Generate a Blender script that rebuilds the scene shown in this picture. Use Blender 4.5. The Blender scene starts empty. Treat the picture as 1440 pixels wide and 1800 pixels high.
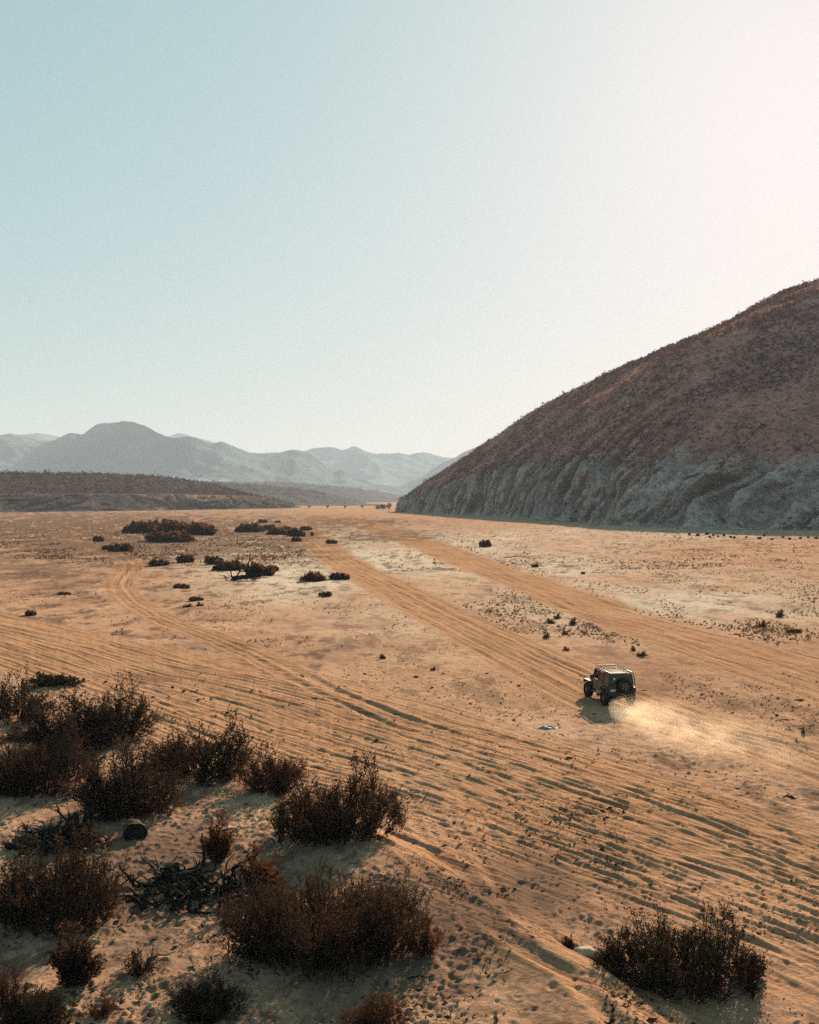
import bpy, bmesh, math, random
import numpy as np
from mathutils import Vector, Matrix

# ------------------------------------------------------------------ camera, sky, sun, exposure
scene = bpy.context.scene
C = scene.collection
CAM_H, FOC, HZ = 12.5, 1950.0, 878.0            # metres, focal length and horizon row in the 1440x1800 photo

cam_d = bpy.data.cameras.new('camera'); cam = bpy.data.objects.new('camera', cam_d); C.objects.link(cam)
cam.location = (0, 0, CAM_H); cam.rotation_euler = (math.radians(90), 0, 0)
cam_d.sensor_fit = 'VERTICAL'; cam_d.sensor_height = 24.0; cam_d.sensor_width = 24.0
cam_d.lens = FOC / 1800 * 24.0; cam_d.shift_y = -(900 - HZ) / 1800
cam_d.clip_start = 0.5; cam_d.clip_end = 60000
scene.camera = cam

SUN_EL, SUN_AZ = math.radians(21.5), math.radians(19.5)     # azimuth clockwise from +Y (away from the camera)
world = bpy.data.worlds.new('World'); scene.world = world; world.use_nodes = True
wn = world.node_tree.nodes; wl = world.node_tree.links
bg = wn['Background']
sky = wn.new('ShaderNodeTexSky'); sky.sky_type = 'NISHITA'; sky.sun_disc = False
sky.sun_elevation = SUN_EL; sky.sun_rotation = SUN_AZ
sky.altitude = 0; sky.air_density = 1.0; sky.dust_density = 1.0; sky.ozone_density = 1.0
EXPO = 1.6
def vmul(src, v):
    q = wn.new('ShaderNodeVectorMath'); q.operation = 'MULTIPLY'; wl.new(src, q.inputs[0]); q.inputs[1].default_value = v; return q.outputs[0]
sp = wn.new('ShaderNodeSeparateXYZ'); cb = wn.new('ShaderNodeCombineXYZ'); kk = 10 / 2 ** EXPO
wl.new(vmul(sky.outputs['Color'], (0.1, 0.1, 0.1)), sp.inputs[0])
for ax, (g, k) in enumerate(((0.44, 0.618), (0.265, 0.716), (0.32, 0.713))):           # film-like shoulder for the whole sky
    pw = wn.new('ShaderNodeMath'); pw.operation = 'POWER'; wl.new(sp.outputs[ax], pw.inputs[0]); pw.inputs[1].default_value = g
    ml = wn.new('ShaderNodeMath'); ml.operation = 'MULTIPLY'; wl.new(pw.outputs[0], ml.inputs[0]); ml.inputs[1].default_value = k * kk
    wl.new(ml.outputs[0], cb.inputs[ax])
wl.new(cb.outputs[0], bg.inputs['Color'])
bg.inputs['Strength'].default_value = 0.10

sun_d = bpy.data.lights.new('sun', 'SUN'); sun = bpy.data.objects.new('sun', sun_d); C.objects.link(sun)
sun_d.energy = 5.0; sun_d.angle = math.radians(0.55); sun_d.color = (1.0, 0.74, 0.49)
sd = Vector((math.sin(SUN_AZ) * math.cos(SUN_EL), math.cos(SUN_AZ) * math.cos(SUN_EL), math.sin(SUN_EL)))
sun.rotation_euler = (-sd).to_track_quat('-Z', 'Y').to_euler()
sun.location = sd * 300

scene.view_settings.view_transform = 'Standard'; scene.view_settings.look = 'None'
scene.view_settings.gamma = 1.0; scene.view_settings.use_curve_mapping = False
scene.view_settings.exposure = EXPO
scene.cycles.max_bounces = 6; scene.cycles.diffuse_bounces = 3; scene.cycles.volume_bounces = 1
scene.cycles.transparent_max_bounces = 12
scene.cycles.use_denoising = False

rng = np.random.default_rng(7); random.seed(7)

# ------------------------------------------------------------------ helpers
def hash2(ix, iy, seed):
    h = (ix.astype(np.int64) * 374761393 + iy.astype(np.int64) * 668265263 + seed * 974711) & 0xFFFFFFFF
    h = ((h ^ (h >> 13)) * 1274126177) & 0xFFFFFFFF
    h = (h ^ (h >> 16)) & 0xFFFFFFFF
    return h.astype(np.float64) / 4294967295.0
def vnoise(x, y, seed=0):
    """value noise in -1..1"""
    x = np.asarray(x, float); y = np.asarray(y, float)
    ix = np.floor(x); iy = np.floor(y); fx = x - ix; fy = y - iy
    ux = fx * fx * fx * (fx * (fx * 6 - 15) + 10); uy = fy * fy * fy * (fy * (fy * 6 - 15) + 10)
    ix = ix.astype(np.int64); iy = iy.astype(np.int64)
    a = hash2(ix, iy, seed); b = hash2(ix + 1, iy, seed); c = hash2(ix, iy + 1, seed); d = hash2(ix + 1, iy + 1, seed)
    return ((a + (b - a) * ux) + ((c + (d - c) * ux) - (a + (b - a) * ux)) * uy) * 2 - 1
def fbm(x, y, seed=0, o=4, gain=0.5):
    s = 0; a = 1.0; n = 0
    for k in range(o):
        s = s + a * vnoise(x * 2.03 ** k, y * 2.03 ** k, seed + 17 * k); n += a; a *= gain
    return s / n
def ridged(x, y, seed=0, o=4):
    s = 0; a = 1.0; n = 0
    for k in range(o):
        s = s + a * (1 - np.abs(vnoise(x * 2.03 ** k, y * 2.03 ** k, seed + 31 * k))); n += a; a *= 0.5
    return s / n
def sstep(a, b, x):
    t = np.clip((x - a) / (b - a), 0, 1); return t * t * (3 - 2 * t)

def at(px, py):
    """the ground point that the photo shows at a pixel"""
    Y = CAM_H * FOC / (py - HZ); return (px - 720) / FOC * Y, Y
def at_dist(px, py, Y):
    """a point at a known distance"""
    return ((px - 720) / FOC * Y, Y, CAM_H + (HZ - py) / FOC * Y)
def catmull(P, n=24):
    P = np.asarray(P, float); Q = np.vstack([2 * P[0] - P[1], P, 2 * P[-1] - P[-2]])
    t = np.linspace(0, 1, n, endpoint=False)[:, None]; out = []
    for i in range(1, len(Q) - 2):
        p0, p1, p2, p3 = Q[i - 1], Q[i], Q[i + 1], Q[i + 2]
        out.append(.5 * (2 * p1 + (p2 - p0) * t + (2 * p0 - 5 * p1 + 4 * p2 - p3) * t ** 2 + (3 * p1 - p0 - 3 * p2 + p3) * t ** 3))
    return np.vstack(out + [P[-1:]])
def resample(P, n):
    P = np.asarray(P, float); s = np.r_[0, np.cumsum(np.linalg.norm(np.diff(P, axis=0), axis=1))]
    u = np.linspace(0, s[-1], n); return np.stack([np.interp(u, s, P[:, k]) for k in range(P.shape[1])], 1)

def mesh_from(name, V, F, smooth=True, attrs=None):
    V = np.ascontiguousarray(V, np.float32); F = np.ascontiguousarray(F, np.int32); k = F.shape[1]
    me = bpy.data.meshes.new(name)
    me.vertices.add(len(V)); me.vertices.foreach_set('co', V.ravel())
    me.loops.add(F.size); me.loops.foreach_set('vertex_index', F.ravel())
    me.polygons.add(len(F)); me.polygons.foreach_set('loop_start', np.arange(0, F.size, k, dtype=np.int32))
    me.update(calc_edges=True)
    if smooth: me.polygons.foreach_set('use_smooth', np.ones(len(F), bool))
    for an, av in (attrs or {}).items():
        a = me.attributes.new(an, 'FLOAT', 'POINT'); a.data.foreach_set('value', np.ascontiguousarray(av, np.float32).ravel())
    return me
def obj(name, me, mat=None, parent=None, loc=None):
    o = bpy.data.objects.new(name, me); C.objects.link(o)
    if mat is not None and not me.materials: me.materials.append(mat)
    if parent is not None: o.parent = parent
    if loc is not None: o.location = loc
    return o
def bobj(name, bm, mat=None, parent=None, smooth=False):
    me = bpy.data.meshes.new(name); bm.normal_update(); bm.to_mesh(me); bm.free()
    if smooth:
        for p in me.polygons: p.use_smooth = True
    return obj(name, me, mat, parent)
def tag(o, label=None, cat=None, group=None, kind=None):
    if label: o['label'] = label
    if cat: o['category'] = cat
    if group: o['group'] = group
    if kind: o['kind'] = kind
    return o
def thing(name, label, cat, loc=(0, 0, 0), rz=0.0, group=None):
    o = bpy.data.objects.new(name, None); C.objects.link(o); o.location = loc; o.rotation_euler = (0, 0, rz)
    o.empty_display_size = 0.3
    return tag(o, label, cat, group)
def grid_faces(nr, nc):
    i = np.arange(nr - 1)[:, None] * nc + np.arange(nc - 1)[None, :]
    return np.stack([i, i + 1, i + nc + 1, i + nc], -1).reshape(-1, 4)

# ------------------------------------------------------------------ materials
def material(name):
    m = bpy.data.materials.new(name); m.use_nodes = True
    return m, m.node_tree.nodes, m.node_tree.links, m.node_tree.nodes['Principled BSDF']
def matte(n, l, p, rough=0.0):
    """swap the Principled shader for a plain diffuse one (dry, dusty surfaces)"""
    d = n.new('ShaderNodeBsdfDiffuse'); d.inputs['Roughness'].default_value = rough; out = n['Material Output']
    for a in ('Base Color', 'Normal'):
        if p.inputs[a].links: l.new(p.inputs[a].links[0].from_socket, d.inputs['Color' if a == 'Base Color' else 'Normal'])
    l.new(d.outputs['BSDF'], out.inputs['Surface']); n.remove(p); return d
def tex_noise(n, l, vec, scale, detail=4, rough=0.55):
    t = n.new('ShaderNodeTexNoise'); t.inputs['Scale'].default_value = scale
    t.inputs['Detail'].default_value = detail; t.inputs['Roughness'].default_value = rough
    if vec is not None: l.new(vec, t.inputs['Vector'])
    return t
def ramp(n, l, fac, stops):
    r = n.new('ShaderNodeValToRGB'); e = r.color_ramp.elements
    while len(e) < len(stops): e.new(0.5)
    for k, (p, c) in enumerate(stops):
        e[k].position = p; e[k].color = (*c, 1) if len(c) == 3 else c
    l.new(fac, r.inputs['Fac']); return r
def mixc(n, l, fac, a, b, mode='MIX'):
    m = n.new('ShaderNodeMix'); m.data_type = 'RGBA'; m.blend_type = mode
    for s, v in ((0, fac), (6, a), (7, b)):
        if hasattr(v, 'links'): l.new(v, m.inputs[s])
        elif isinstance(v, (int, float)): m.inputs[s].default_value = v
        else: m.inputs[s].default_value = (*v, 1)
    return m.outputs[2]
def bump(n, l, h, strength, dist, normal=None):
    b = n.new('ShaderNodeBump'); b.inputs['Strength'].default_value = strength; b.inputs['Distance'].default_value = dist
    l.new(h, b.inputs['Height'])
    if normal is not None: l.new(normal, b.inputs['Normal'])
    return b.outputs['Normal']
def attr(n, name):
    a = n.new('ShaderNodeAttribute'); a.attribute_name = name; return a.outputs['Fac']
def coords(n): return n.new('ShaderNodeTexCoord').outputs['Object']

def mat_sand():
    m, n, l, p = material('sand'); co = coords(n)
    big = tex_noise(n, l, co, 0.09, 5, 0.6); mid = tex_noise(n, l, co, 1.1, 5, 0.65); fine = tex_noise(n, l, co, 7.0, 6, 0.75)
    base = ramp(n, l, big.outputs['Fac'], [(0.3, (0.255, 0.155, 0.110)), (0.5, (0.338, 0.214, 0.150)), (0.7, (0.398, 0.270, 0.200))]).outputs['Color']
    base = mixc(n, l, attr(n, 'silt'), base, (0.43, 0.375, 0.32))
    base = mixc(n, l, attr(n, 'churn'), base, (0.318, 0.186, 0.116))
    sx = n.new('ShaderNodeSeparateXYZ'); l.new(co, sx.inputs[0])
    def lin(a, b):
        m1 = n.new('ShaderNodeMath'); m1.operation = 'MULTIPLY'; l.new(sx.outputs['X'], m1.inputs[0]); m1.inputs[1].default_value = a
        m2 = n.new('ShaderNodeMath'); m2.operation = 'MULTIPLY_ADD'; l.new(sx.outputs['Y'], m2.inputs[0]); m2.inputs[1].default_value = b; l.new(m1.outputs[0], m2.inputs[2]); return m2.outputs[0]
    def streak(ax, ay, sa, sb):
        cv = n.new('ShaderNodeCombineXYZ'); l.new(lin(ax * sa, ay * sa), cv.inputs[0]); l.new(lin(-ay * sb, ax * sb), cv.inputs[1])
        return tex_noise(n, l, cv.outputs[0], 1.0, 3, 0.6).outputs['Fac']
    stk = n.new('ShaderNodeMix'); stk.data_type = 'FLOAT'; l.new(attr(n, 'west'), stk.inputs[0])
    l.new(streak(.975, .22, 2.6, .06), stk.inputs[2]); l.new(streak(.78, .62, 3.4, .09), stk.inputs[3])
    fl = n.new('ShaderNodeMix'); fl.data_type = 'FLOAT'; l.new(attr(n, 'churn'), fl.inputs[0]); fl.inputs[2].default_value = 0.5; l.new(stk.outputs[0], fl.inputs[3]); streaks = fl.outputs[0]
    rs = ramp(n, l, streaks, [(0.37, (0.40, 0.34, 0.30)), (0.475, (1, 1, 1)), (0.60, (1.18, 1.17, 1.15))]).outputs['Color']
    base = mixc(n, l, 0.8, base, rs, 'MULTIPLY')
    r2 = ramp(n, l, mid.outputs['Fac'], [(0.32, (0.72, 0.68, 0.64)), (0.5, (1, 1, 1)), (0.72, (1.12, 1.1, 1.06))]).outputs['Color']
    base = mixc(n, l, 0.75, base, r2, 'MULTIPLY')
    r3 = ramp(n, l, fine.outputs['Fac'], [(0.34, (0.45, 0.40, 0.37)), (0.50, (1, 1, 1)), (0.66, (1.15, 1.14, 1.12))]).outputs['Color']
    base = mixc(n, l, 0.7, base, r3, 'MULTIPLY')
    base = mixc(n, l, attr(n, 'litter'), base, (0.105, 0.070, 0.056))  # litter brown, plus the foreground vignette painted through the same mask
    l.new(base, p.inputs['Base Color']); p.inputs['Roughness'].default_value = 1.0; p.inputs['Specular IOR Level'].default_value = 0.08
    nb = bump(n, l, mid.outputs['Fac'], 0.5, 0.10)
    nb = bump(n, l, streaks, 1.0, 0.22, nb)
    nb = bump(n, l, fine.outputs['Fac'], 0.9, 0.07, nb)
    l.new(nb, p.inputs['Normal']); matte(n, l, p); return m
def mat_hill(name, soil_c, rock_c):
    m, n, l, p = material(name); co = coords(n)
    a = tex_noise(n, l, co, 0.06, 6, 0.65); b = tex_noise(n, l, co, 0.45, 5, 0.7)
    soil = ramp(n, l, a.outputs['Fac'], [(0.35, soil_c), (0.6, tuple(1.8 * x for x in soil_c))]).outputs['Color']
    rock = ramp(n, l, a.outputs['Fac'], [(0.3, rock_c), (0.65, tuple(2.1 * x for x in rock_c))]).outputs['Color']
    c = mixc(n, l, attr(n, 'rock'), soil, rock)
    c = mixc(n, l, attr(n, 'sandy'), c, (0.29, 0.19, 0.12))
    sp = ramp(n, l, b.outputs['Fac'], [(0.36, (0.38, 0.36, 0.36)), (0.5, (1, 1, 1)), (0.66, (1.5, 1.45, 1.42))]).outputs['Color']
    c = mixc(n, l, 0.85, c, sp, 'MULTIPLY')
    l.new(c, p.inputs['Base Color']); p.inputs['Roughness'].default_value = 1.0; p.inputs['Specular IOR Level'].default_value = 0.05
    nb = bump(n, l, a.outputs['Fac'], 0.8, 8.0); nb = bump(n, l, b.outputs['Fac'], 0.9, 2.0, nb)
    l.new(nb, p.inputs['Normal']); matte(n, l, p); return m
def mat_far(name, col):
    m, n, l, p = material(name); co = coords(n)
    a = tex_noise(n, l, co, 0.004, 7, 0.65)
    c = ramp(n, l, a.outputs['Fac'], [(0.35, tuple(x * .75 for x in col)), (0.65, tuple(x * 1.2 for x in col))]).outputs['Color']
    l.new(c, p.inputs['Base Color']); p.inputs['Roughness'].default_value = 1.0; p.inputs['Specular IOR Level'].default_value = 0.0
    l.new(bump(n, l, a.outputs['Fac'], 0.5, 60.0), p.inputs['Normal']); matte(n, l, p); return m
LEAF_SCALE = dict(hill_scrub=.12, terrace_scrub=.1)
def mat_leaf(name, dark, rust, olive, trans):
    m, n, l, p = material(name); co = coords(n)
    a = tex_noise(n, l, co, LEAF_SCALE.get(name, 1.3), 3, 0.6)
    c = ramp(n, l, a.outputs['Fac'], [(0.34, olive), (0.47, dark), (0.64, rust)]).outputs['Color']
    rnd = n.new('ShaderNodeObjectInfo')
    rr = ramp(n, l, rnd.outputs['Random'], [(0.0, (0.70, 0.78, 0.85)), (0.5, (1.0, 1.0, 0.95)), (1.0, (1.35, 1.08, 0.92))]).outputs['Color']
    c = mixc(n, l, 1.0, c, rr, 'MULTIPLY')
    l.new(c, p.inputs['Base Color']); p.inputs['Roughness'].default_value = 0.8; p.inputs['Specular IOR Level'].default_value = 0.15
    tr = n.new('ShaderNodeBsdfTranslucent'); l.new(mixc(n, l, 1.0, c, (1.9, 1.5, 1.15), 'MULTIPLY'), tr.inputs['Color'])
    mx = n.new('ShaderNodeMixShader'); mx.inputs['Fac'].default_value = trans
    d = matte(n, l, p); l.new(d.outputs['BSDF'], mx.inputs[1]); l.new(tr.outputs['BSDF'], mx.inputs[2])
    l.new(mx.outputs['Shader'], n['Material Output'].inputs['Surface']); return m
def mat_plain(name, col, rough=0.7, metal=0.0, spec=0.5, var=0.25, scale=6.0, dust=None, dust_amt=0.0):
    m, n, l, p = material(name); co = coords(n)
    a = tex_noise(n, l, co, scale, 4, 0.6)
    c = ramp(n, l, a.outputs['Fac'], [(0.3, tuple(x * (1 - var) for x in col)), (0.7, tuple(x * (1 + var) for x in col))]).outputs['Color']
    if dust:
        d = tex_noise(n, l, co, 2.2, 5, 0.7)
        f = ramp(n, l, d.outputs['Fac'], [(0.5 - dust_amt * .35, (0, 0, 0)), (0.85 - dust_amt * .35, (1, 1, 1))]).outputs['Color']
        c = mixc(n, l, f, c, dust)
    l.new(c, p.inputs['Base Color']); p.inputs['Roughness'].default_value = rough
    p.inputs['Metallic'].default_value = metal; p.inputs['Specular IOR Level'].default_value = spec
    if rough >= .85 and not metal: matte(n, l, p)
    return m

M = dict(
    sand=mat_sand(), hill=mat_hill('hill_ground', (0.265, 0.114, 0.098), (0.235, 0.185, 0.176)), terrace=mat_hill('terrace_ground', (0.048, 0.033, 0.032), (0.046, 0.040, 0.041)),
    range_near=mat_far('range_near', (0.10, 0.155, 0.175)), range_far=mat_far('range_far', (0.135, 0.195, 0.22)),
    shrub=mat_leaf('shrub_foliage', (0.019, 0.0155, 0.0150), (0.044, 0.028, 0.022), (0.021, 0.019, 0.0155), 0.30),
    dark_shrub=mat_leaf('dark_shrub_foliage', (0.015, 0.0140, 0.0130), (0.029, 0.022, 0.018), (0.031, 0.033, 0.016), 0.28),
    rust_shrub=mat_leaf('rust_shrub_foliage', (0.038, 0.024, 0.020), (0.072, 0.038, 0.027), (0.035, 0.027, 0.020), 0.32),
    far_shrub=mat_leaf('far_shrub_foliage', (0.050, 0.036, 0.029), (0.095, 0.060, 0.043), (0.052, 0.045, 0.030), 0.30),
    scrub=mat_leaf('hill_scrub', (0.050, 0.026, 0.024), (0.12, 0.052, 0.043), (0.042, 0.028, 0.025), 0.15),
    terrace_scrub=mat_leaf('terrace_scrub', (0.030, 0.022, 0.021), (0.058, 0.036, 0.032), (0.026, 0.022, 0.019), 0.12),
    weed=mat_leaf('dry_weeds', (0.075, 0.046, 0.034), (0.13, 0.070, 0.046), (0.07, 0.056, 0.036), 0.25),
    stem=mat_plain('shrub_stem', (0.042, 0.030, 0.025), 0.9, var=0.4, scale=10),
    char=mat_plain('charred_wood', (0.020, 0.018, 0.018), 0.95, spec=0.12, var=0.5, scale=12),
    wood=mat_plain('weathered_wood', (0.12, 0.095, 0.075), 0.85, var=0.45, scale=9),
    bark=mat_plain('log_bark', (0.075, 0.060, 0.048), 0.95, var=0.6, scale=14),
    rock=mat_plain('rock', (0.36, 0.31, 0.25), 0.95, spec=0.1, var=0.3, scale=2.5),
    concrete=mat_plain('bridge_concrete', (0.30, 0.27, 0.24), 0.9, var=0.2, scale=0.4),
)

# ------------------------------------------------------------------ ground: one sheet, tyre ruts and footprints as relief
def band(up, lo, n, jit, seed):
    """tracks spread between two edges given as photo pixels on the ground"""
    U = catmull([at(*p) for p in up]); L = catmull([at(*p) for p in lo]); r = np.random.default_rng(seed); out = []
    m = len(U); t = np.linspace(0, 1, m)
    for k in range(n):
        s = (k + 0.5) / n + r.uniform(-.5, .5) / n
        s = s + jit * (vnoise(t * 3.1 + r.uniform(0, 90), t * 0 + k, seed)) + r.uniform(-jit, jit) * (t - .5)
        out.append(U + (L - U) * s[:, None])
    return out
def road(line, n, spread, seed):
    P = catmull([at(*p) for p in line]); r = np.random.default_rng(seed); out = []
    T = np.gradient(P, axis=0); T /= np.linalg.norm(T, axis=1)[:, None]; N = np.stack([-T[:, 1], T[:, 0]], 1)
    m = len(P); t = np.linspace(0, 1, m)
    for k in range(n):
        off = r.uniform(-spread, spread) + spread * .5 * vnoise(t * 4 + r.uniform(0, 90), t * 0 + k, seed)
        out.append(P + N * off[:, None])
    return out
UP = [(-260, 1046), (-100, 1068), (100, 1108), (300, 1148), (500, 1188), (700, 1235), (900, 1290), (1100, 1352), (1300, 1418), (1500, 1495), (1750, 1600)]
LO = [(-260, 1100), (-100, 1135), (100, 1192), (250, 1255), (400, 1308), (560, 1368), (750, 1432), (950, 1510), (1150, 1592), (1350, 1680), (1700, 1840)]
JEEP_ROAD = [(1800, 1470), (1440, 1332), (1250, 1278), (1100, 1236), (950, 1172), (800, 1100), (700, 1045), (620, 1000), (565, 960), (540, 940), (530, 926), (552, 912), (590, 902)]
SIDE_ROAD = [(1800, 1290), (1440, 1187), (1250, 1131), (1100, 1085), (950, 1030), (850, 995), (760, 960), (690, 936), (640, 918), (610, 905)]
S_ROAD = [(720, 1275), (560, 1212), (440, 1152), (340, 1112), (260, 1080), (216, 1050), (204, 1025), (222, 1002), (218, 986), (172, 968), (118, 950), (112, 942), (150, 932)]
RIDGE = [(600, 1455), (690, 1503), (770, 1560), (860, 1618), (950, 1680), (1030, 1728), (1100, 1790), (1200, 1880)]
UPRIGHT = [(900, 1660), (815, 1500), (768, 1400), (748, 1365)]
tracks = []
def add(paths, pair, A, w, seed):
    r = np.random.default_rng(seed)
    for P in paths:
        T = np.gradient(P, axis=0); T /= np.linalg.norm(T, axis=1)[:, None] + 1e-9; N = np.stack([-T[:, 1], T[:, 0]], 1)
        for sgn in ((-1, 1) if pair else (0,)):
            Q = P + N * (sgn * 0.8)
            if Q[0, 1] > Q[-1, 1]: Q = Q[::-1]
            keep = np.r_[True, np.diff(np.maximum.accumulate(Q[:, 1])) > 1e-6]; Q = Q[keep]
            tracks.append((Q, A * r.uniform(.55, 1.25), w * r.uniform(.8, 1.3), r.uniform(0, 99)))
add(band(UP, LO, 34, .13, 3), True, .038, .125, 5)
add(band(UP, LO, 18, .30, 33), True, .028, .11, 35)
add(band(UP, LO, 24, .16, 4), False, .032, .15, 6)
add(road(JEEP_ROAD, 9, 2.6, 8), True, .07, .24, 9)
add(road(SIDE_ROAD, 11, 3.8, 10), True, .065, .25, 11)
add(road(S_ROAD, 3, .9, 12), True, .08, .26, 13)
add(road(RIDGE, 2, .9, 14), True, .07, .22, 15)
add(road(UPRIGHT, 2, .7, 16), True, .05, .2, 17)
def path_fn(line):
    P = catmull([at(*p) for p in line]); P = P[np.argsort(P[:, 1])]; return P
RIDGE_P = path_fn(RIDGE)

def lateral(Q, X, Y):
    cx = np.interp(Y, Q[:, 1], Q[:, 0]); sl = np.interp(Y, .5 * (Q[1:, 1] + Q[:-1, 1]), np.clip(np.diff(Q[:, 0]) / np.diff(Q[:, 1]), -6, 6))
    return (X - cx) / np.sqrt(1 + sl * sl)
def base_h(X, Y):
    near = np.clip(150.0 / np.maximum(Y, 1), 0, 1)
    z = .16 * fbm(X / 14, Y / 14, 1, 3) + .30 * fbm(X / 60, Y / 60, 2, 2)
    d = lateral(RIDGE_P, X, Y); w = sstep(56, 44, Y)
    z = z + w * .50 * np.where(d > 0, np.exp(-(d / .9) ** 2), np.exp(-(d / 2.6) ** 2))        # sand berm, steep on its far side
    return z
def ground_h(X, Y):
    """height used to stand things on the ground"""
    return base_h(np.asarray(X, float), np.asarray(Y, float))
def gz(x, y): return float(ground_h(np.array([x]), np.array([y]))[0])

def make_ground():
    q = []
    for a, b, st in ((690, 400, .95), (400, 120, .55), (120, 28, .75)): q += list(np.arange(a, b, -st))
    Yr = 13862.0 / np.array(q)
    far = np.geomspace(Yr[-1] * 1.02, 14200, 66)
    Yr = np.r_[np.linspace(-80, Yr[0] - .5, 24), Yr, far]
    tin = np.linspace(-.43, .43, 580); tout = .43 + (np.geomspace(1, 40, 44)[1:] - 1) / 39 * 1.0
    t = np.r_[-tout[::-1], tin, tout]
    Ye = np.maximum(Yr, 20)
    T, YE = np.meshgrid(t, Ye); Y = np.repeat(Yr[:, None], len(t), 1)
    over = np.clip(np.abs(T) - .43, 0, None)
    X = np.sign(T) * (np.minimum(np.abs(T), .43) * YE + over * (YE * .55 + 150))
    nr, nc = X.shape
    z = base_h(X, Y)
    sel = (Yr > 15) & (Yr < 1200); i0, i1 = np.where(sel)[0][[0, -1]]
    Xs, Ys = X[i0:i1], Y[i0:i1]
    zt = np.zeros_like(Xs); churn = np.zeros_like(Xs)
    rows = Yr[i0:i1]
    fade = np.clip(120 / rows, .35, 1.0)[:, None]
    for Q, A, w, ph in tracks:
        r0 = np.searchsorted(rows, Q[0, 1]); r1 = np.searchsorted(rows, Q[-1, 1])
        if r1 - r0 < 3: continue
        yy = rows[r0:r1]
        cx = np.interp(yy, Q[:, 1], Q[:, 0])
        sl = np.interp(yy, .5 * (Q[1:, 1] + Q[:-1, 1]), np.clip(np.diff(Q[:, 0]) / np.diff(Q[:, 1]), -6, 6))
        g = 1 / np.sqrt(1 + sl * sl)
        ww = np.maximum(w, yy * .0021)
        amp = A * (.80 + .30 * vnoise(yy / 7 + ph, yy * 0 + ph, 5)) * (.88 + .12 * vnoise(yy / .9 + ph, yy * 0 + ph, 6))
        edge = np.minimum(1, np.minimum(np.arange(r1 - r0), np.arange(r1 - r0)[::-1]) / 12)
        amp = np.clip(amp, 0, None) * edge
        wig = .04 * vnoise(yy / 2.3 + ph, yy * 0 + ph, 8)
        c0 = np.searchsorted(t, 0)
        d = ((Xs[r0:r1] - (cx + wig)[:, None]) * g[:, None]) / ww[:, None]
        ad = np.abs(d)
        zz = -np.exp(-d * d * 1.2) + .6 * np.exp(-((ad - 1.75) / .65) ** 2)
        zt[r0:r1] += amp[:, None] * zz
        churn[r0:r1] += np.exp(-(d / 3.2) ** 2) * (amp / .05)[:, None]
    zt = np.tanh(zt / .11) * .11
    # general chop of wind-blown and trodden sand
    inb = sstep(.05, .5, churn)
    chop = fbm(Xs / .55, Ys / .55, 21, 3, .6) * .045 + fbm(Xs / 1.7, Ys / 2.6, 22, 4, .6) * .07 * np.clip(Ys / 60, 1, 2.6)
    lump = np.clip(fbm(Xs / .38, Ys / .38, 25, 2) - .12, 0, None) * .10
    ax = Xs * .78 + Ys * .62; al = -Xs * .62 + Ys * .78
    jx = Xs * .975 + Ys * .22; jl = -Xs * .22 + Ys * .975
    fz = np.clip(Ys / 55, 1, 3)
    bandm = inb * sstep(-1.5, 1.5, (Ys + Xs * 1.15) - 30)
    west = sstep(3, -3, Xs - (12 - (Ys - 62) * .55))
    str1 = fbm(ax / (.24 * fz), al / 13, 26, 3, .6); str2 = fbm(jx / (.30 * fz), jl / 7.0, 27, 3, .6)
    zt += (.034 * str1 * west + .034 * str2 * (1 - west)) * (.25 + .75 * inb) * sstep(27, 40, Ys + Xs * .9)
    clod = np.clip(fbm(Xs / .21, Ys / .30, 28, 2, .6) - .10, 0, None) * .15 * sstep(-.2, .35, fbm(Xs / 4, Ys / 4, 29, 3))
    zt += clod * np.clip((75 - Ys) / 25, 0, 1) * (1 - .6 * inb)
    zt += .10 * fbm(Xs / 6, Ys / 9, 30, 3) * np.clip(Ys / 90, .4, 1.4)
    patch = sstep(-.25, .35, fbm(Xs / 7, Ys / 7, 23, 3))
    zt += (chop * (1 - .72 * inb) + lump * patch * (1 - .75 * inb)) * np.clip(90 / Ys, .5, 1)
    z[i0:i1] += zt
    # hoof and foot prints
    r = np.random.default_rng(77)
    def prints(n, boxes, smin=.10, smax=.19, dep=.07):
        for _ in range(n):
            a, b, c_, d_ = boxes[r.integers(len(boxes))]
            px, py = r.normal((a + c_) / 2, (c_ - a) * .36), r.normal((b + d_) / 2, (d_ - b) * .36)
            if py < 1000: continue
            x, y = at(px, py)
            if fbm(np.array([x / 3.0]), np.array([y / 3.0]), 41, 2)[0] < r.uniform(-.25, .4): continue
            s = r.uniform(smin, smax); h = dep * r.uniform(.5, 1.25)
            ri0, ri1 = np.searchsorted(Yr, [y - 3.2 * s, y + 3.2 * s]); tc0, tc1 = np.searchsorted(t, [(x - 3.2 * s) / max(y, 20), (x + 3.2 * s) / max(y, 20)])
            if ri1 - ri0 < 2 or tc1 - tc0 < 2: continue
            dx = (X[ri0:ri1, tc0:tc1] - x) / s; dy = (Y[ri0:ri1, tc0:tc1] - y) / (s * r.uniform(.9, 1.5))
            e = dx * dx + dy * dy
            z[ri0:ri1, tc0:tc1] += h * (-np.exp(-e * 1.3) + .34 * np.exp(-(np.sqrt(e) - 1.5) ** 2 * 4))
    A_ = [(-60, 1540, 420, 1840), (200, 1385, 530, 1490), (430, 1680, 900, 1840), (0, 1420, 90, 1530)]
    B_ = [(690, 1390, 1060, 1660), (830, 1500, 1080, 1690), (760, 1600, 1080, 1840), (1150, 1540, 1500, 1700)]
    prints(350, A_, .10, .17, .045); prints(5000, A_, .06, .11, .036)
    prints(160, B_, .10, .16, .045); prints(2400, B_, .05, .10, .036)
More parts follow.
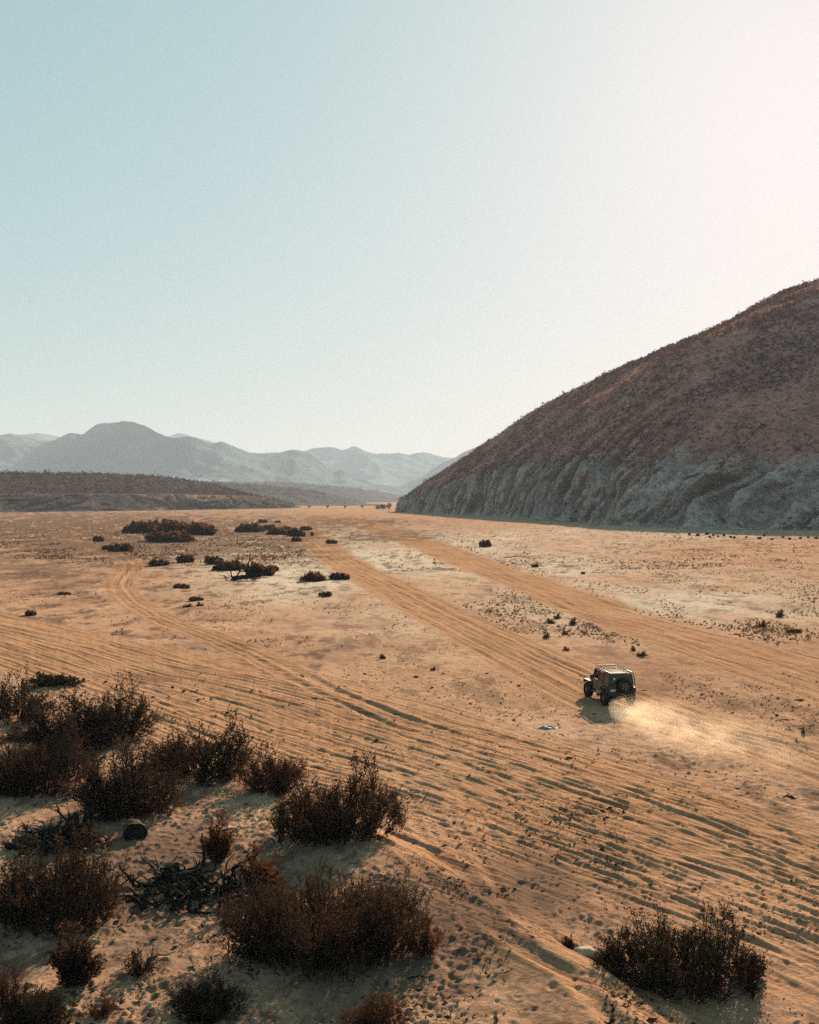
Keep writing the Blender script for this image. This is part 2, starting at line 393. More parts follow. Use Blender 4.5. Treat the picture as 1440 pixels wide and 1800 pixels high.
    prints(450, [(500, 1200, 1440, 1420), (760, 1340, 1300, 1600), (0, 1200, 600, 1400)], .10, .20, .05)
    # albedo masks fixed to the ground, litter with painted vignette darkening added
    Yp = np.maximum(Y, 15); u = X / Yp * FOC + 720; v = HZ + CAM_H * FOC / Yp
    nz = fbm(X / 16, Y / 40, 51, 4); nz2 = fbm(X / 5, Y / 11, 52, 4)
    def blob(cx, cy, rx, ry): return np.exp(-(((u - cx) / rx) ** 2 + ((v - cy) / ry) ** 2))
    silt = 0.95 * blob(1180, 1060, 330, 50) + .8 * blob(820, 985, 260, 38) + .8 * blob(520, 1010, 160, 55) + .5 * blob(330, 965, 260, 28) + .5 * blob(1000, 940, 420, 14) + .4 * blob(700, 1100, 120, 40) + .3 * blob(860, 1300, 200, 30)
    silt = np.clip(silt * (1 + .9 * nz + .7 * nz2), 0, 1)
    ch = np.zeros_like(X); ch[i0:i1] = np.clip(churn * .55, 0, 1)
    ch = np.clip(ch * (.75 + .5 * nz2), 0, .75); silt *= (1 - .9 * np.clip(ch * 1.6, 0, 1))
    litter_vignette = .9 * blob(250, 925, 420, 26) + .8 * blob(60, 935, 200, 30) + .8 * blob(300, 968, 200, 20) + .6 * blob(440, 955, 120, 18) + .55 * blob(690, 945, 90, 10) + .5 * blob(80, 1000, 150, 40) + .45 * blob(560, 985, 60, 10) + .5 * blob(640, 918, 80, 5) + .4 * blob(330, 1510, 130, 60) + .35 * blob(120, 1500, 140, 80) + .35 * blob(930, 1560, 120, 60) + .2 * blob(430, 1140, 200, 18) + .36 * blob(300, 1620, 520, 220) + .36 * blob(930, 1600, 320, 130) + .16 * blob(120, 1060, 320, 70)  # two broadest near blobs: lens-vignette darkening painted into the sand, not litter
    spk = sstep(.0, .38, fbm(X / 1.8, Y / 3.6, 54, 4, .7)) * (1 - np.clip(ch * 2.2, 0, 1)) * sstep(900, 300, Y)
    litter_vignette = np.clip(1.5 * litter_vignette * (.75 + 1.1 * nz2 + .5 * fbm(X / 1.2, Y / 2.5, 53, 3)) - .12, 0, .8)
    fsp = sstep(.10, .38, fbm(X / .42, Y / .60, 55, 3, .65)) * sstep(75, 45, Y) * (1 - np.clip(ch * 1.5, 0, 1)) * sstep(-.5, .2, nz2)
    litter_vignette = np.clip(litter_vignette + .55 * fsp + .80 * spk * (.55 + .45 * sstep(-.2, .3, nz)), 0, .85)
    V = np.stack([X, Y, z], -1).reshape(-1, 3)
    me = mesh_from('ground', V, grid_faces(nr, nc), True, dict(silt=silt, churn=ch, litter=litter_vignette, west=sstep(3, -3, X - (12 - (Y - 62) * .55))))
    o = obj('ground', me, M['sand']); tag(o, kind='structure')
    return Yr, t, z, ch
GY, GT, GZ, GC = make_ground()
def top(x, y):
    """height of the finished ground sheet"""
    ye = max(y, 20.0); t = x / ye
    i = int(np.clip(np.searchsorted(GY, y), 1, len(GY) - 1)); j = int(np.clip(np.searchsorted(GT, t), 1, len(GT) - 1))
    return float(GZ[i - 1:i + 1, j - 1:j + 1].mean())

# ------------------------------------------------------------------ hills, terraces and ranges
def loft(name, lines, subs, nu, disp, mat, attrs=None, smooth=True):
    L = [resample(catmull(l, 16), nu) for l in lines]
    rows = []; vv = []
    for k in range(len(L) - 1):
        for j in range(subs[k]):
            f = j / subs[k]; rows.append(L[k] * (1 - f) + L[k + 1] * f); vv.append(k + f)
    rows.append(L[-1]); vv.append(len(L) - 1)
    P = np.stack(rows); vv = np.array(vv)[:, None] * np.ones((1, nu)); uu = np.ones((len(rows), 1)) * np.linspace(0, 1, nu)[None]
    P = disp(P, uu, vv)
    at_ = attrs(P, uu, vv) if attrs else {}
    me = mesh_from(name, P.reshape(-1, 3), grid_faces(len(rows), nu), smooth, {k: a for k, a in at_.items()})
    o = obj(name, me, mat); tag(o, kind='structure')
    return o, P, vv

FOOT = [(900, 330), (620, 345), (400, 372), (260, 415), (166, 451), (112, 490), (92, 600), (67, 762), (42, 885), (12, 1000), (-14, 1082), (-10, 1130)]
CREST = [(1100, 590, 250), (850, 640, 245), (600, 665, 228), (430, 705, 200), at_dist(1440, 489, 800), at_dist(1290, 560, 830), at_dist(1110, 637, 895), at_dist(950, 714, 970), at_dist(855, 778, 1030), at_dist(785, 824, 1092), at_dist(722, 866, 1122), (2, 1160, 6)]
CLIFF_F = [.17, .17, .16, .15, .135, .15, .22, .30, .34, .36, .4, .5]
CLIFF_Z = [24, 24, 25, 25, 25, 26, 33, 36, 30, 24, 12, 3]
foot, cliff, mid, crest, back, back2 = [], [], [], [], [], []
for (fx, fy), c, cf, cz in zip(FOOT, CREST, CLIFF_F, CLIFF_Z):
    c = np.array(c); f = np.array([fx, fy, -1.2]); d = c[:2] - f[:2]; dn = d / np.linalg.norm(d)
    foot.append(f); k = cf * .55
    cliff.append([fx + d[0] * k, fy + d[1] * k, cz])
    mb = {5: .70, 6: .66, 4: .63}.get(len(mid), .60); mid.append([fx + d[0] * (.58), fy + d[1] * (.58), cz + (c[2] - cz) * mb]); crest.append(c)
    back.append([c[0] + dn[0] * 130, c[1] + dn[1] * 130, c[2] * .72]); back2.append([c[0] + dn[0] * 420, c[1] + dn[1] * 420, -3])
hill_rows = {}
def hill_disp(P, uu, vv):
    s = np.cumsum(np.r_[0, np.linalg.norm(np.diff(P[0], axis=0), axis=1)])[None] * np.ones_like(uu)
    # outward direction in plan from the foot towards the crest
    D = (P[-1] - P[0])[:, :2]; D /= np.linalg.norm(D, axis=1)[:, None]
    wc = np.clip(np.minimum(vv / .12, (1.5 - vv) / .55), 0, 1)
    warp = s + 10 * fbm(s / 40, vv * 2, 61, 3) + vv * 16
    g = ridged(warp / 30, vv * .35 + 3, 62, 4); g2 = ridged(warp / 10, vv * .9, 63, 3)
    n1 = vnoise(warp / 15 + 7, vv * .5, 69); n3 = vnoise(warp / 5.5 + 3, vv * 1.1, 70)
    depth = wc * ((1 - g) * 17 + (1 - g2) * 8 - 9 + 13 * np.exp(-(n1 / .22) ** 2) + 4.5 * np.exp(-(n3 / .25) ** 2))
    depth = depth + wc * (3.2 * fbm(s / 8, P[..., 2] / 7, 71, 4, .6))
    P[..., 0] += D[None, :, 0] * depth; P[..., 1] += D[None, :, 1] * depth
    up = np.clip(vv - .9, 0, 1) * np.clip(4.6 - vv, 0, 1)
    P[..., 2] += up * (fbm(P[..., 0] / 120, P[..., 1] / 120, 64, 4) * 6 * np.clip((3.2 - vv), .18, 1) + fbm(P[..., 0] / 16, P[..., 1] / 16, 65, 3) * 1.5)
    P[..., 2] += up * -(1 - ridged(P[..., 0] / 90 + .3 * P[..., 2] / 90, P[..., 1] / 160, 66, 3)) * 4 * np.clip(2.8 - vv, 0, 1)
    P[..., 2] += wc * fbm(P[..., 0] / 5, P[..., 2] / 5 + P[..., 1] / 9, 67, 3) * 1.6
    return P
def hill_attr(P, uu, vv):
    n = fbm(P[..., 0] / 30, P[..., 1] / 30, 68, 4)
    return dict(rock=sstep(1.12, .93, vv + .14 * n), sandy=np.zeros_like(vv))
hill_o, hill_P, hill_v = loft('hillside', [foot, cliff, mid, crest, back, back2], [42, 38, 28, 6, 5], 1150, hill_disp, M['hill'], hill_attr)

# terrace banks on the other side of the wash
def terrace(name, ft, bank_z, bank_d, top_z, top_d, nu, seed, sandy=None):
    ft = np.array(ft, float); T = np.gradient(ft, axis=0); T /= np.linalg.norm(T, axis=1)[:, None]; N = np.stack([-T[:, 1], T[:, 0]], 1)
    def off(d, z): return [[a[0] + n[0] * dd, a[1] + n[1] * dd, zz] for a, n, dd, zz in zip(ft, N, np.broadcast_to(d, len(ft)), np.broadcast_to(z, len(ft)))]
    bd = np.array(bank_d); bz = np.array(bank_z); td = np.array(top_d); tz = np.array(top_z)
    def disp(P, uu, vv):
        s = np.cumsum(np.r_[0, np.linalg.norm(np.diff(P[0], axis=0), axis=1)])[None] * np.ones_like(uu)
        D = (P[-1] - P[0])[:, :2]; D /= np.linalg.norm(D, axis=1)[:, None]
        wc = np.clip(np.minimum(vv / .15, (1.3 - vv) / .4), 0, 1)
        dep = wc * ((1 - ridged(s / 30 + 4 * fbm(s / 80, vv, seed, 2), vv * .6, seed + 1, 3)) * 16 - 4)
        P[..., 0] += D[None, :, 0] * dep; P[..., 1] += D[None, :, 1] * dep
        P[..., 2] += np.clip(vv - .7, 0, 1) * np.clip(3.6 - vv, 0, 1) * (fbm(P[..., 0] / 60, P[..., 1] / 60, seed + 3, 4) * 2.0)
        return P
    def at_(P, uu, vv):
        n = fbm(P[..., 0] / 40, P[..., 1] / 40, seed + 5, 3)
        return dict(rock=sstep(1.15, .8, vv + .2 * n), sandy=sandy(P, uu, vv) if sandy else np.zeros_like(vv))
    return loft(name, [off(0, -1), off(bd, bz), off(bd + 30, bz + 1.5), off(td, tz), off(td + 500, tz + 3)], [16, 4, 20, 10], nu, disp, M['terrace'], at_)
def sandy1(P, uu, vv):
    s = np.zeros_like(vv)
    u_ = P[..., 0] / P[..., 1] * FOC + 720
    s = np.maximum(s, .9 * np.exp(-((u_ - (250 + vv * -5) - (1 - vv) * 38) / 9) ** 2) * (vv < 1.1))
    s = np.maximum(s, .8 * np.exp(-((vv - 1.12) / .10) ** 2) * sstep(.2, .6, fbm(u_ / 40, vv, 91, 3) + .35))
    s = np.maximum(s, .75 * np.exp(-((u_ - 345) / 60) ** 2) * np.exp(-((vv - .9) / .3) ** 2))
    return s
def bank_foot(pix): return [at(*p) for p in pix]
T1 = bank_foot([(-1100, 925), (-600, 913), (-250, 905.5), (0, 901), (150, 899), (300, 897), (420, 895.3), (500, 893.5), (532, 892.3)])
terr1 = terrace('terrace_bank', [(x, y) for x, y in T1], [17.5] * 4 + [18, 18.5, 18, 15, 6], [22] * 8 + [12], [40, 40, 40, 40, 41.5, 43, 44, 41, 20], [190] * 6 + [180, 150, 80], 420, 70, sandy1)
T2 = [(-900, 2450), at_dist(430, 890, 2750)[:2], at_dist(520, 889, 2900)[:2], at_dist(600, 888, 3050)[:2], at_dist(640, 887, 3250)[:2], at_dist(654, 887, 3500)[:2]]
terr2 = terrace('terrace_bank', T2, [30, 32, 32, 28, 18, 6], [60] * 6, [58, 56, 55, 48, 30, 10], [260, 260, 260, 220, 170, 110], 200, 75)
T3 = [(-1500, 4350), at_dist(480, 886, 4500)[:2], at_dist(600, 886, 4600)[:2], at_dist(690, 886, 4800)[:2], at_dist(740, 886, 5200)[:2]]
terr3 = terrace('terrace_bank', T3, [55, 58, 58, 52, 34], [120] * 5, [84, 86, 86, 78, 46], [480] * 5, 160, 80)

def mountain(name, sil, Y, mat, seed, nu=260, rough=1.0):
    cr = [at_dist(px, py, Y + 350 * math.sin(px * .013 + seed)) for px, py in sil]
    ft = [(x * (1 - .24), y * (1 - .24), -4) for x, y, z in cr]; mf = [(x * (1 - .10), y * (1 - .10), z * .42) for x, y, z in cr]
    bk = [(x * 1.15, y * 1.15, -4) for x, y, z in cr]
    def disp(P, uu, vv):
        h = np.maximum(P[..., 2], 0)
        k = np.clip(vv, 0, 1) * np.clip((2.0 - vv) / .5, 0, 1)
        rg = ridged(P[..., 0] / (Y * .09), P[..., 1] / (Y * .22), seed, 5)
        P[..., 2] += k * h * (rg - .72) * 1.0 * rough
        P[..., 2] += np.clip(vv, 0, 1) * np.clip(3 - vv, 0, 1) * fbm(P[..., 0] / (Y * .012), P[..., 1] / (Y * .012), seed + 2, 4) * Y * .0014
        return P
    return loft(name, [ft, mf, cr, bk], [30, 40, 14], nu, disp, mat)
R1 = [(-700, 800), (-450, 775), (-250, 785), (-100, 770), (-30, 768), (18, 762), (48, 768), (80, 774), (104, 768), (122, 761), (146, 763), (170, 746), (195, 743), (222, 739.5), (250, 747), (275, 760), (298, 769), (325, 767), (345, 769), (370, 778), (390, 776), (415, 785), (440, 796), (470, 798), (500, 793), (520, 790), (545, 797), (565, 811), (585, 828), (600, 827), (625, 838), (660, 850), (740, 866)]
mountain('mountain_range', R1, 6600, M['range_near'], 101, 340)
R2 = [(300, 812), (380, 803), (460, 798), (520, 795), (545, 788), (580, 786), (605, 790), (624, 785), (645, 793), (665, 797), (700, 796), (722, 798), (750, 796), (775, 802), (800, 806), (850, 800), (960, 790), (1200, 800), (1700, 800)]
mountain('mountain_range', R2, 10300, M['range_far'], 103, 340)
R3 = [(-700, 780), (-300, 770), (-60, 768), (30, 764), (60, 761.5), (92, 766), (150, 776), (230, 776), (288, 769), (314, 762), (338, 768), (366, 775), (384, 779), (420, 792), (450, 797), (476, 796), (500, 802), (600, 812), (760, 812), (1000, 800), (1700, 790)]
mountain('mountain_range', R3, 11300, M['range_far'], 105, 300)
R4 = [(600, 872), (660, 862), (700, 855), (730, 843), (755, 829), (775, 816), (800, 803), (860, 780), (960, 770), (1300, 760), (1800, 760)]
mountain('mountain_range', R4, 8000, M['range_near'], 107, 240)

# ------------------------------------------------------------------ scrub and weeds too many to count
def leaf_cloud(centers, size, nf, flat, r, aspect=.6, fs=.35):
    """one mesh of loose triangles: nf faces round each centre"""
    n = len(centers); size = np.asarray(size)[:, None, None]
    d = r.normal(0, 1, (n, nf, 3)); d /= np.linalg.norm(d, axis=2)[..., None]
    rad = r.uniform(.25, 1, (n, nf, 1)) ** .6
    p = d * rad; p[..., 2] = np.abs(p[..., 2]) * flat
    c = centers[:, None, :] + p * size * .5
    a = r.normal(0, 1, (n, nf, 3)); b = r.normal(0, 1, (n, nf, 3))
    a /= np.linalg.norm(a, axis=2)[..., None]; b /= np.linalg.norm(b, axis=2)[..., None]
    s = size * fs * r.uniform(.5, 1.2, (n, nf, 1))
    V = np.stack([c - a * s * .5, c + a * s * .5, c + b * s * aspect], 2).reshape(-1, 3)
    return V, np.arange(len(V)).reshape(-1, 3)
def scatter_on(P, vv, n, lo, hi, r, dens=None):
    nr, nc = vv.shape
    ok = np.where((vv[:-1, 0] >= lo) & (vv[:-1, 0] < hi))[0]
    A = np.linalg.norm(np.cross(P[ok + 1][:, :-1] - P[ok][:, :-1], P[ok][:, 1:] - P[ok][:, :-1]), axis=2)
    w = A.copy()
    if dens is not None: w = w * dens(P[ok][:, :-1])
    w /= w.sum(); k = r.choice(w.size, n, p=w.ravel()); i = ok[k // w.shape[1]]; j = k % w.shape[1]
    fu = r.uniform(0, 1, (n, 1)); fv = r.uniform(0, 1, (n, 1))
    return P[i, j] * (1 - fv) * (1 - fu) + P[i + 1, j] * fv * (1 - fu) + P[i, j + 1] * fu * (1 - fv) + P[i + 1, j + 1] * fu * fv
r = np.random.default_rng(201)
dens = lambda p: sstep(-.45, .4, fbm(p[..., 0] / 28, p[..., 1] / 28, 211, 3)) + .15
vis = lambda p: (p[..., 0] < p[..., 1] * .62) * dens(p)
c1 = scatter_on(hill_P, hill_v, 24000, 1.0, 3.1, r, vis); c2 = scatter_on(hill_P, hill_v, 700, .25, 1.0, r, vis); c3 = scatter_on(hill_P, hill_v, 900, 2.85, 3.1, r, vis)
cc = np.vstack([c1, c2, c3]); ss = np.r_[r.gamma(5, .42, len(c1)), r.gamma(4, .3, len(c2)), r.gamma(6, .42, len(c3))]
V, F = leaf_cloud(cc, ss, 11, 1.0, r, .6, .42)
tag(obj('hillside_scrub', mesh_from('hillside_scrub', V, F, False), M['scrub']), 'dense reddish brown dry scrub covering the big dark hillside', 'scrub', kind='stuff')
rc = scatter_on(hill_P, hill_v, 2600, .05, 1.25, r, vis)
fr = scatter_on(hill_P, hill_v, 1500, .0, .10, r, vis); fo = r.gamma(1.5, 4.0, len(fr)); fr = fr - np.stack([fo * .75, fo * .65, fo * 0], 1); fr[:, 2] = [top(x, y) + .05 for x, y in fr[:, :2]]; rc = np.vstack([rc, fr])
V, F = leaf_cloud(rc, r.gamma(2.5, .22, len(rc)), 8, .9, r, .8, .75)
tag(obj('cliff_rubble', mesh_from('cliff_rubble', V, F, False), M['rock']), 'pale rubble stones littering the gullied cliff face', 'rubble', kind='stuff')
cs = []; ss = []
for (o_, P, vv), n, s0 in ((terr1, 15000, .62), (terr2, 4000, 1.1), (terr3, 2200, 1.7)):
    cs.append(scatter_on(P, vv, n, 1.75, 3.3, r)); ss.append(r.gamma(6, s0, n))
    cs.append(scatter_on(P, vv, n // 6, .1, 1.75, r)); ss.append(r.gamma(5, s0 * .6, n // 6))
V, F = leaf_cloud(np.vstack(cs), np.concatenate(ss), 9, 1.5, r, .6, .44)
tag(obj('terrace_scrub', mesh_from('terrace_scrub', V, F, False), M['terrace_scrub']), 'low brown thorn scrub on the terraces across the wash', 'scrub', kind='stuff')

def weeds():
    r = np.random.default_rng(301); P = []; S = []
    def region(n, a, b, c_, d_, smin, smax, clump=.0, seed=0):
        px = r.uniform(a, c_, n); py = r.uniform(b, d_, n)
        Y = CAM_H * FOC / (py - HZ); X = (px - 720) / FOC * Y
        k = fbm(X / 7, Y / 18, 310 + seed, 4) > r.uniform(-.1, .45, n) + clump
        gi = np.clip(np.searchsorted(GY, Y), 0, len(GY) - 1); gj = np.clip(np.searchsorted(GT, X / np.maximum(Y, 20)), 0, len(GT) - 1)
        k &= GC[gi, gj] < r.uniform(.0, .45, n)
        P.append(np.stack([X[k], Y[k]], 1)); S.append(smin * .45 + (smax * .8 - smin * .45) * r.uniform(0, 1, k.sum()) ** 2.2)
    region(22000, -150, 896, 540, 985, .35, 1.0, -.25, 1)
    region(5000, 100, 925, 620, 1000, .3, .8, -.05, 2)
    region(12000, -100, 980, 720, 1140, .10, .36, .05, 3)
    region(10000, 760, 925, 1440, 1000, .30, .8, 0, 4)
    region(26000, 800, 975, 1460, 1140, .14, .46, .0, 5)
    region(900, 560, 930, 900, 1010, .3, .8, .1, 6)
    region(4000, 600, 1020, 1000, 1300, .06, .22, .1, 7)
    region(2400, 1160, 1180, 1460, 1300, .06, .24, .05, 8)
    region(1100, -40, 1400, 520, 1800, .08, .26, .1, 9)
    region(600, 700, 1400, 1060, 1660, .06, .18, .1, 10)
    region(700, 1100, 930, 1460, 960, .3, .8, .1, 11)
    P = np.vstack(P); S = np.concatenate(S)
    Z = np.array([top(x, y) for x, y in P])
    n = len(P); nf = 8
    ang = r.uniform(0, 2 * np.pi, (n, nf)); tilt = r.uniform(.1, 1.0, (n, nf)); L = S[:, None] * r.uniform(.5, 1, (n, nf))
    B = np.concatenate([P, Z[:, None]], 1)[:, None, :] + np.stack([np.cos(ang) * S[:, None] * .15, np.sin(ang) * S[:, None] * .15, ang * 0 - .01], -1)
    tip = B + np.stack([np.cos(ang) * np.sin(tilt) * L, np.sin(ang) * np.sin(tilt) * L, np.cos(tilt) * L * .8], -1)
    wv = np.stack([-np.sin(ang), np.cos(ang), ang * 0], -1) * (S[:, None] * .14 + .008)[..., None]
    V = np.stack([B - wv, B + wv, tip], 2).reshape(-1, 3)
    F = np.arange(len(V)).reshape(-1, 3)
    tag(obj('dry_weeds', mesh_from('dry_weeds', V, F, False), M['weed']), 'small dry brown weeds scattered over the sandy wash', 'weeds', kind='stuff')
weeds()
def litter():
    r = np.random.default_rng(351); P = []
    for n, a, b, c_, d_ in ((9000, -80, 1380, 560, 1840), (5000, 420, 1560, 900, 1840), (6000, 680, 1380, 1100, 1680), (3500, 1050, 1540, 1480, 1840), (5000, 500, 1180, 1440, 1420), (3000, -50, 1180, 500, 1300)):
        px = r.uniform(a, c_, n); py = r.uniform(b, d_, n); Y = CAM_H * FOC / (py - HZ); X = (px - 720) / FOC * Y
        k = fbm(X / 2.5, Y / 2.5, 352, 3) > r.uniform(-.25, .4, n); P.append(np.stack([X[k], Y[k]], 1))
    P = np.vstack(P); Z = np.array([top(x, y) for x, y in P]); n = len(P)
    a = r.uniform(0, 6.283, n); L = r.gamma(2.2, .022, n) * np.clip(P[:, 1] / 38, 1, 2); W = L * r.uniform(.15, .55, n); h = r.uniform(.004, .03, n) + .01
    c, s_ = np.cos(a), np.sin(a); B = np.stack([P[:, 0], P[:, 1], Z + h], 1)
    u = np.stack([c, s_, r.normal(0, .25, n)], 1) * L[:, None]; v = np.stack([-s_, c, r.normal(0, .35, n)], 1) * W[:, None]
    V = np.stack([B - u, B - v, B + u, B + v], 1).reshape(-1, 3)
    tag(obj('ground_litter', mesh_from('ground_litter', V, np.arange(len(V)).reshape(-1, 4), False), M['stem']), 'dark bits of twig and dead leaf strewn over the near sand', 'litter', kind='stuff')
litter()

# ------------------------------------------------------------------ shrubs
def tubes(paths, radii, sides=3):
    """paths: (n, k, 3), radii: (n, k) -> verts, quads"""
    n, k, _ = paths.shape
    T = np.gradient(paths, axis=1); T /= np.linalg.norm(T, axis=2)[..., None] + 1e-9
    ref = np.where(np.abs(T[..., 2:3]) > .9, np.array([1., 0, 0]), np.array([0, 0, 1.]))
    A = np.cross(T, ref); A /= np.linalg.norm(A, axis=2)[..., None] + 1e-9; B = np.cross(T, A)
    th = np.arange(sides) * 2 * np.pi / sides
    V = paths[:, :, None, :] + radii[:, :, None, None] * (np.cos(th)[None, None, :, None] * A[:, :, None] + np.sin(th)[None, None, :, None] * B[:, :, None])
    idx = np.arange(n * k * sides).reshape(n, k, sides)
    a = idx[:, :-1]; b = idx[:, 1:]
    F = np.stack([a, np.roll(a, -1, 2), np.roll(b, -1, 2), b], -1).reshape(-1, 4)
    return V.reshape(-1, 3), F
def shrub_mesh(seed, W, D, H, stems, twigs, leaves, leaf=.075, upright=.5, base=.30, droop=0.0, lsc=1.0):
    r = np.random.default_rng(seed)
    a = r.uniform(0, 2 * np.pi, stems); q = np.sqrt(r.uniform(0, 1, stems))
    ex, ey = np.cos(a) * q, np.sin(a) * q
    lump = .74 + .46 * vnoise(ex * 2.0 + seed, ey * 2.0, seed) + .26 * vnoise(ex * 5 + seed, ey * 5, seed + 1)
    hz = H * np.sqrt(np.clip(1 - (q * .93) ** 2.4, .05, 1)) * lump * r.uniform(.60, 1.03, stems)
    tip = np.stack([ex * W / 2, ey * D / 2, hz], 1)
    root = np.stack([ex * W / 2 * base * r.uniform(.5, 2.0, stems), ey * D / 2 * base * r.uniform(.5, 2.0, stems), np.full(stems, -.08)], 1)
    t = np.linspace(0, 1, 6)[None, :, None]
    ctrl = root * .45 + tip * .55; ctrl[:, 2] = tip[:, 2] * (.62 - .3 * upright) ; ctrl[:, :2] += r.normal(0, .05 * W, (stems, 2)) * .4
    P = root[:, None] * (1 - t) ** 2 + 2 * ctrl[:, None] * t * (1 - t) + tip[:, None] * t ** 2
    P[:, 1:-1] += r.normal(0, .018 * H, (stems, 4, 3))
    rad = (.011 * (H / 2) ** .5 + r.uniform(0, .008, stems))[:, None] * np.linspace(1, .25, 6)[None]
    V1, F1 = tubes(P, rad, 3)
    # twigs
    si = np.repeat(np.arange(stems), twigs); f = r.uniform(.06, 1.0, len(si)) ** .85; k = np.minimum((f * 5).astype(int), 4); g = (f * 5 - k)[:, None]
    o = P[si, k] * (1 - g) + P[si, k + 1] * g; dirs = P[si, k + 1] - P[si, k]; dirs /= np.linalg.norm(dirs, axis=1)[:, None] + 1e-9
    dv = dirs * .7 + r.normal(0, .70, (len(si), 3)); dv[:, 2] += .12 + upright * .55; dv /= np.linalg.norm(dv, axis=1)[:, None]
    L = r.uniform(.10, .26, len(si)) * H * (1.1 - .3 * f)
    t3 = np.linspace(0, 1, 3)[None, :, None]
    bend = np.stack([np.zeros(len(si)), np.zeros(len(si)), L * .25], 1)[:, None]
    TP = o[:, None] + dv[:, None] * L[:, None, None] * t3 + bend * t3 ** 2
    TP[..., 2] = np.maximum(TP[..., 2], .01)
    V2, F2 = tubes(TP, np.full((len(si), 3), .0055) * np.array([1, .8, .5])[None], 3)
    stem_me = mesh_from('stems', np.vstack([V1, V2]), np.vstack([F1, F2 + len(V1)]), True)
    # leaves along twigs
    li = np.repeat(np.arange(len(si)), leaves); u = r.uniform(.15, 1.08, len(li))[:, None]
    c = o[li] + dv[li] * L[li][:, None] * u + bend[li, 0] * u * u + r.normal(0, .022, (len(li), 3))
    ld = dv[li] + r.normal(0, .65, (len(li), 3)); ld[:, 2] += .35; ld /= np.linalg.norm(ld, axis=1)[:, None]
    sd_ = np.cross(ld, r.normal(0, 1, (len(li), 3))); sd_ /= np.linalg.norm(sd_, axis=1)[:, None] + 1e-9
    ll = (leaf * r.uniform(.6, 1.4, len(li)))[:, None]; lw = ll * .34 * lsc
    c[:, 2] = np.maximum(c[:, 2], .02)
    V = np.stack([c, c + ld * ll * .5 + sd_ * lw, c + ld * ll, c + ld * ll * .5 - sd_ * lw], 1).reshape(-1, 3)
    fol = mesh_from('foliage', V, np.arange(len(V)).reshape(-1, 4), False)
    return stem_me, fol, (W, D, H)
KIND = dict(
    big=shrub_mesh(1, 6.0, 4.6, 2.6, 330, 12, 13, .050, .40, .50),
    wide=shrub_mesh(2, 4.6, 3.6, 1.9, 200, 12, 12, .050, .45, .55),
    round_a=shrub_mesh(3, 2.6, 2.3, 1.7, 95, 12, 12, .050, .35, .40),
    round_b=shrub_mesh(4, 2.8, 2.2, 1.6, 90, 11, 11, .050, .50, .45),
    round_c=shrub_mesh(5, 2.4, 2.4, 1.8, 85, 12, 11, .052, .40, .35),
    upright=shrub_mesh(6, 0.9, 0.9, 1.5, 34, 10, 10, .075, 1.0, .25),
    sparse=shrub_mesh(7, 1.8, 1.6, 1.5, 42, 8, 6, .07, .7, .15),
    tuft=shrub_mesh(8, 1.1, 1.0, .7, 40, 7, 8, .065, .5, .3),
    far_a=shrub_mesh(9, 4.0, 3.4, 1.6, 120, 7, 8, .20, .8, .6, lsc=1.3),
    far_b=shrub_mesh(10, 4.0, 3.0, 1.7, 120, 7, 8, .20, .9, .6, lsc=1.3),
    far_c=shrub_mesh(11, 2.2, 2.0, 1.1, 70, 7, 7, .14, .7, .5, lsc=1.3),
    sprig=shrub_mesh(12, .9, .8, .7, 22, 6, 5, .12, .6, .25, lsc=1.2),
)
def shrub(kind, px, py, w, h, label, mat='shrub', name='desert_shrub', group=None, rz=None, cat='shrub', depth=None):
    sm, fm, (W, D, H) = KIND[kind]
    x, y = at(px, py); s = y / FOC
    wm = w * s
    dm = (depth if depth else .8) * wm
    tv = CAM_H / math.hypot(CAM_H, y)                  # how much of the plan depth shows below the crown
    y2 = y + dm * .42; x2 = (px - 720) / FOC * y2
    hm = max(h * y2 / FOC - dm * tv * .55, .45 * h * s)
    t = thing(name, label, cat, (x2, y2, top(x2, y2) - .02), 0, group)
    rot = rz if rz is not None else random.uniform(-.6, .6) + random.choice((0, math.pi))
    t.rotation_euler = (0, 0, rot); t.scale = (wm / W, dm / D, hm / H)
    st = bpy.data.objects.new('stems', sm); C.objects.link(st); st.parent = t
    fo = bpy.data.objects.new('foliage', fm); C.objects.link(fo); fo.parent = t
    if not sm.materials: sm.materials.append(M['stem'])
    if not fm.materials: fm.materials.append(None)
    fo.material_slots[0].link = 'OBJECT'; fo.material_slots[0].material = M[mat]
    return t
G1 = 'shrubs in the foreground thicket'; G2 = 'shrubs out in the wash'
